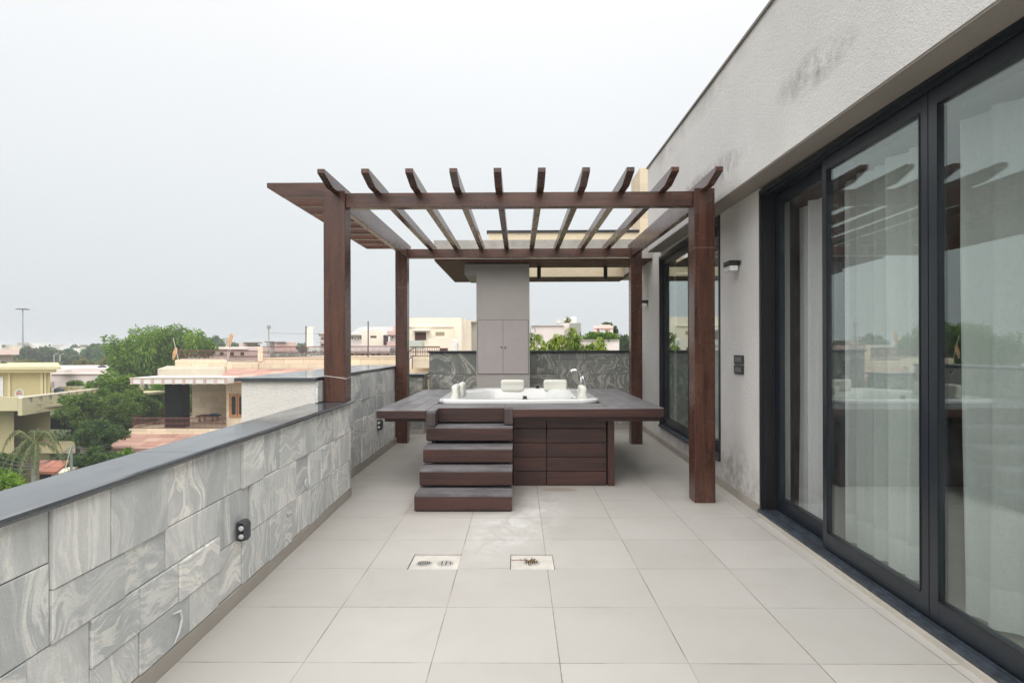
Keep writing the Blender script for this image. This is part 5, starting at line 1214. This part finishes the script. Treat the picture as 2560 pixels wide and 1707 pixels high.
# faint wood right along the horizon
k = MB(); rnd = random.Random(77)
for i in range(240):
    Y = rnd.uniform(300, 620); px = rnd.uniform(-400, 1700); c = P(px, 873, Y); c.z = GZ+4.5+rnd.uniform(-1.5, 2.2); leaves(k, tuple(c), rnd.uniform(4, 8), 55, 2.6, rnd, 0, .55, 1.3)
k.build('distant_wood', leaf_far, label='faint band of far-off trees along the horizon', cat='woodland', kind='stuff')
k = MB(); rnd = random.Random(78)
for i in range(620):     # undergrowth on the lots below
    Y = rnd.uniform(16, 70); X_ = -rnd.uniform(8, 62)*Y/45; c = (X_, Y, GZ+.5)
    if -20 < X_ < -13: continue
    leaves(k, c, rnd.uniform(.8, 1.9), 60, .35, rnd, 0, .6, 1.6)
k.build('undergrowth', leaf_mid, label='tangled green undergrowth on the ground between the houses', cat='undergrowth', kind='stuff')

# young mango-like tree right of the pillar: long hanging leaves in tiers
def mango():
    rnd = random.Random(5); Y = 17.5; c0 = P(1410, 900, Y); e = empty('leafy_tree', (c0.x, Y, GZ), 'bright yellow-green tree with long hanging leaves over the far stone wall', 'tree'); k = MB()
    tips = [(1326,832),(1345,835),(1360,852),(1392,835),(1403,836),(1385,856),(1418,842),(1430,818),(1433,832),(1424,853),(1440,850),(1448,868),(1400,866),(1372,872),(1352,868),(1331,860),(1338,880),(1410,880),(1430,880),(1460,866),(1470,862),(1482,852),(1500,842),(1503,856),(1494,868),(1508,870),(1480,878),(1450,884),(1366,886),(1392,884),(1340,898),(1470,890),(1504,886),(1420,898),(1440,838),(1380,846)]
    for (x, y) in tips:
        y_ = Y+rnd.uniform(-.55, .55); c = P(x, y, y_)
        for j in range(74):
            t = 2*PI*rnd.random(); dn_ = rnd.uniform(.0, .5); p = Vector((c.x+rnd.gauss(0,.03+.10*dn_), c.y+rnd.gauss(0,.03+.10*dn_), c.z-dn_*.6+rnd.uniform(0,.02))); L = rnd.uniform(.11, .21)
            out = Vector((math.cos(t), math.sin(t), 0)); sd = Vector((-math.sin(t), math.cos(t), 0))*L*.135; q = []
            pts_ = [(0, 0, .2), (.35, -.02, 1.), (.70, -.30, .85), (.88, -.72, .05)]
            b0 = len(k.v)
            for (o_, d_, w_) in pts_:
                pp = p+out*L*o_+Vector((0,0,L*d_)); k.v += [tuple(pp-sd*w_), tuple(pp+sd*w_)]
            for i in range(3): k.f.append((b0+i*2, b0+i*2+1, b0+i*2+3, b0+i*2+2)); k.m.append(0)
    k.build('crown', leaf_mango, e)
    k = MB(); f0 = Vector((c0.x, Y, -1.0)); k.tube([(c0.x,Y,GZ), (c0.x+.1,Y,-4), f0], [.16,.13,.09], 8)
    for (x, y) in tips: c = P(x, y, Y); k.tube([f0, f0.lerp(c, .55)+Vector((0,0,-.15)), c], [.045,.02,.007], 5)
    k.build('trunk', bark, e)
mango()
ptree('hedge', 'leafy green planting along the top of the pink garden wall', 1454, 833, 1550, 852, 33.4, leaf_bright, 44, 5200, .14, 81, cat='hedge', stem=False, clump=.8, depth=.3)
ptree('roof_plant', 'green plant trailing on top of the roof pavilion', 1506, 808, 1528, 815, 38, leaf_dark, 8, 500, .14, 82, cat='plant', stem=False, clump=.8)
ptree('roof_plant', 'upright green plant right of the pavilion pier', 1532, 816, 1540, 836, 38, leaf_dark, 9, 600, .14, 83, cat='plant', stem=False, clump=.7)
e = ptree('potted_plant', 'thin straggly plant in a pot between the roof tanks', 1414, 792, 1424, 810, 30.6, leaf_olive, 9, 110, .12, 84, cat='plant', stem=False, clump=.6)
k = MB(); a = P(1418.5, 812, 30.6); k.lathe((a.x, 30.6, a.z), [(.07,0),(.11,.16),(.09,.165)], 10); k.tube([(a.x,30.6,a.z+.15),(a.x+.02,30.6,a.z+.45)], .012, 5); k.build('pot', w_dark, e)

# palm
def palm():
    rnd = random.Random(3); Y = 26; top = P(86, 1112, Y); e = empty('palm_tree', (top.x, Y, GZ), 'arching feathery palm tree standing before the olive house', 'palm tree')
    k = MB(); k.tube([(top.x+.1,Y,GZ),(top.x,Y,GZ+2.5),tuple(top)], [.16,.12,.10], 10); k.build('trunk', bark_grey, e)
    k = MB(); m_ = MB()
    ends = [(-1.0,-.2,.95,-.55,1.),(-.85,.5,.65,-1.1,1.),(-.9,-.5,.15,-1.3,.95),(.9,-.2,.75,-.35,1.05),(.75,.5,.9,-.9,.95),(.55,-.7,.2,-1.3,.9),(.95,.3,.15,-1.2,1.),(-.35,-.8,.5,-1.3,.9),(.2,.9,.9,-.6,.9),(-.15,.3,1.1,.55,.55),(.1,-.9,.1,-1.4,.9),(-.6,.8,.3,-1.2,.9),(.3,-.3,.0,-1.5,.8)]
    for (dx, dy, up, end, ln) in ends:
        L = 1.25*ln; pts_ = []
        for i in range(15):
            t = i/14; pts_.append(Vector((top.x+dx*L*(t**.8)*1.05, Y+dy*L*t, top.z+.05+L*(up*1.5*t*(1-t)*1.6+end*t*t*.85))))
        m_.tube(pts_, [.018]*8+[.010]*7, 5)
        for i in range(1, 14):
            for s_ in (-1, 1):
                for q in range(5):
                    a = pts_[i].lerp(pts_[i+1], q/5) if i < 14 else pts_[i]; d = (pts_[min(i+1,14)]-pts_[i-1]).normalized(); sd = d.cross(Vector((0,0,1)))
                    if sd.length < .1: sd = Vector((1,0,0))
                    sd.normalize(); ll = .30*math.sin(PI*min(.97, i/14*.8+.15))*rnd.uniform(.8,1.2)
                    o_ = (sd*s_*rnd.uniform(.45,.9)+d*rnd.uniform(.3,.7)+Vector((0,0,rnd.uniform(-.9,.25)))).normalized(); w_ = d*.012
                    b0 = len(k.v); md = a+o_*ll*.5; en = a+o_*ll+Vector((0,0,-ll*.28)); k.v += [tuple(a-w_), tuple(a+w_), tuple(md+w_*1.1), tuple(md-w_*1.1), tuple(en)]
                    k.f.append((b0,b0+1,b0+2,b0+3)); k.m.append(0); k.f.append((b0+3,b0+2,b0+4)); k.m.append(0)
    k.build('fronds', leaf_palm, e); m_.build('frond_stalk', simple('frond_stalk_green', (.16, .18, .07), .6), e)
palm()

# ------------------------------------------------------------------ haze
hz = NT('haze_air'); pv_ = hz.n('ShaderNodeVolumePrincipled'); pv_.inputs['Color'].default_value = (.93, .965, 1., 1); pv_.inputs['Density'].default_value = .0012; pv_.inputs['Anisotropy'].default_value = .0
hz.l(pv_.outputs[0], hz.out.inputs[1])
HAZE = True
if HAZE:
    k = MB(); k.box(-1100, 900, -60, 1250, GZ-1-2.2, 14.5); k.build('haze', hz.mat, label='pale overcast haze between the houses and the horizon', cat='haze', kind='stuff')

# ------------------------------------------------------------------ light: overcast sky, faint broad sun
SUN_EL, SUN_AZ = R(42), R(-176)        # high, from the left and a little ahead
w = bpy.data.worlds.new("World"); bpy.context.scene.world = w; w.use_nodes = True; nt = w.node_tree; nt.nodes.clear()
out = nt.nodes.new('ShaderNodeOutputWorld'); bg = nt.nodes.new('ShaderNodeBackground'); bg2 = nt.nodes.new('ShaderNodeBackground'); add = nt.nodes.new('ShaderNodeAddShader')
sky = nt.nodes.new('ShaderNodeTexSky'); sky.sky_type = 'NISHITA'; sky.sun_disc = False; sky.sun_elevation = SUN_EL; sky.sun_rotation = SUN_AZ; sky.air_density = 1.; sky.dust_density = 4.
tc = nt.nodes.new('ShaderNodeTexCoord'); sp = nt.nodes.new('ShaderNodeSeparateXYZ'); cr = nt.nodes.new('ShaderNodeValToRGB')
nt.links.new(tc.outputs['Generated'], sp.inputs[0]); nt.links.new(sp.outputs[2], cr.inputs[0])
stops = [(0., (.575, .605, .62)), (.03, (.585, .615, .63)), (.10, (.63, .657, .67)), (.25, (.705, .727, .735)), (.36, (.76, .775, .78)), (.47, (.82, .827, .83)), (.52, (.95, .95, .95)), (.60, (2.1, 2.08, 2.04)), (.78, (1.9, 1.88, 1.85)), (1., (1.35, 1.35, 1.35))]
while len(cr.color_ramp.elements) > 1: cr.color_ramp.elements.remove(cr.color_ramp.elements[-1])
for i, (p, c) in enumerate(stops):
    e = cr.color_ramp.elements[0] if i == 0 else cr.color_ramp.elements.new(p); e.position = p; e.color = (*c, 1)
nz = nt.nodes.new('ShaderNodeTexNoise'); nz.inputs['Scale'].default_value = 1.6; nz.inputs['Detail'].default_value = 4; nt.links.new(tc.outputs['Generated'], nz.inputs['Vector'])
mp = nt.nodes.new('ShaderNodeMapRange'); mp.inputs[3].default_value = .95; mp.inputs[4].default_value = 1.05; nt.links.new(nz.outputs[0], mp.inputs[0])
mm = nt.nodes.new('ShaderNodeVectorMath'); mm.operation = 'SCALE'; nt.links.new(cr.outputs[0], mm.inputs[0]); nt.links.new(mp.outputs[0], mm.inputs['Scale'])
nt.links.new(mm.outputs[0], bg2.inputs[0]); bg2.inputs[1].default_value = .83
nt.links.new(sky.outputs[0], bg.inputs[0]); bg.inputs[1].default_value = .008
nt.links.new(bg.outputs[0], add.inputs[0]); nt.links.new(bg2.outputs[0], add.inputs[1]); nt.links.new(add.outputs[0], out.inputs[0])
sl = bpy.data.lights.new('sun', 'SUN'); sl.energy = 1.15; sl.angle = R(60); sl.color = (1, .97, .92); so = bpy.data.objects.new('sun', sl); C.objects.link(so)
sd = Vector((math.cos(SUN_EL)*math.sin(SUN_AZ), math.cos(SUN_EL)*math.cos(SUN_AZ), math.sin(SUN_EL)))
so.rotation_euler = (-sd).to_track_quat('-Z', 'Y').to_euler(); so.location = (0, 0, 20)

# ------------------------------------------------------------------ camera
cam = bpy.data.cameras.new('camera'); co = bpy.data.objects.new('camera', cam); C.objects.link(co); bpy.context.scene.camera = co
cam.sensor_width = 36; cam.lens = CAMF/2560*36; cam.shift_y = SY/2560; cam.clip_start = .05; cam.clip_end = 6000
M3 = Matrix((_rr, _uu, -_fw)).transposed(); co.matrix_world = Matrix.Translation((0, 0, CH)) @ M3.to_4x4()
s = bpy.context.scene; s.render.engine = 'CYCLES'; s.view_settings.view_transform = 'Standard'; s.view_settings.look = 'None'; s.view_settings.exposure = .50; s.view_settings.gamma = 1
s.render.resolution_x = 1024; s.render.resolution_y = 682
s.cycles.max_bounces = 8; s.cycles.transparent_max_bounces = 12; s.cycles.volume_bounces = 0
for o in list(bpy.data.objects):
    if '_w' in o: del o['_w']
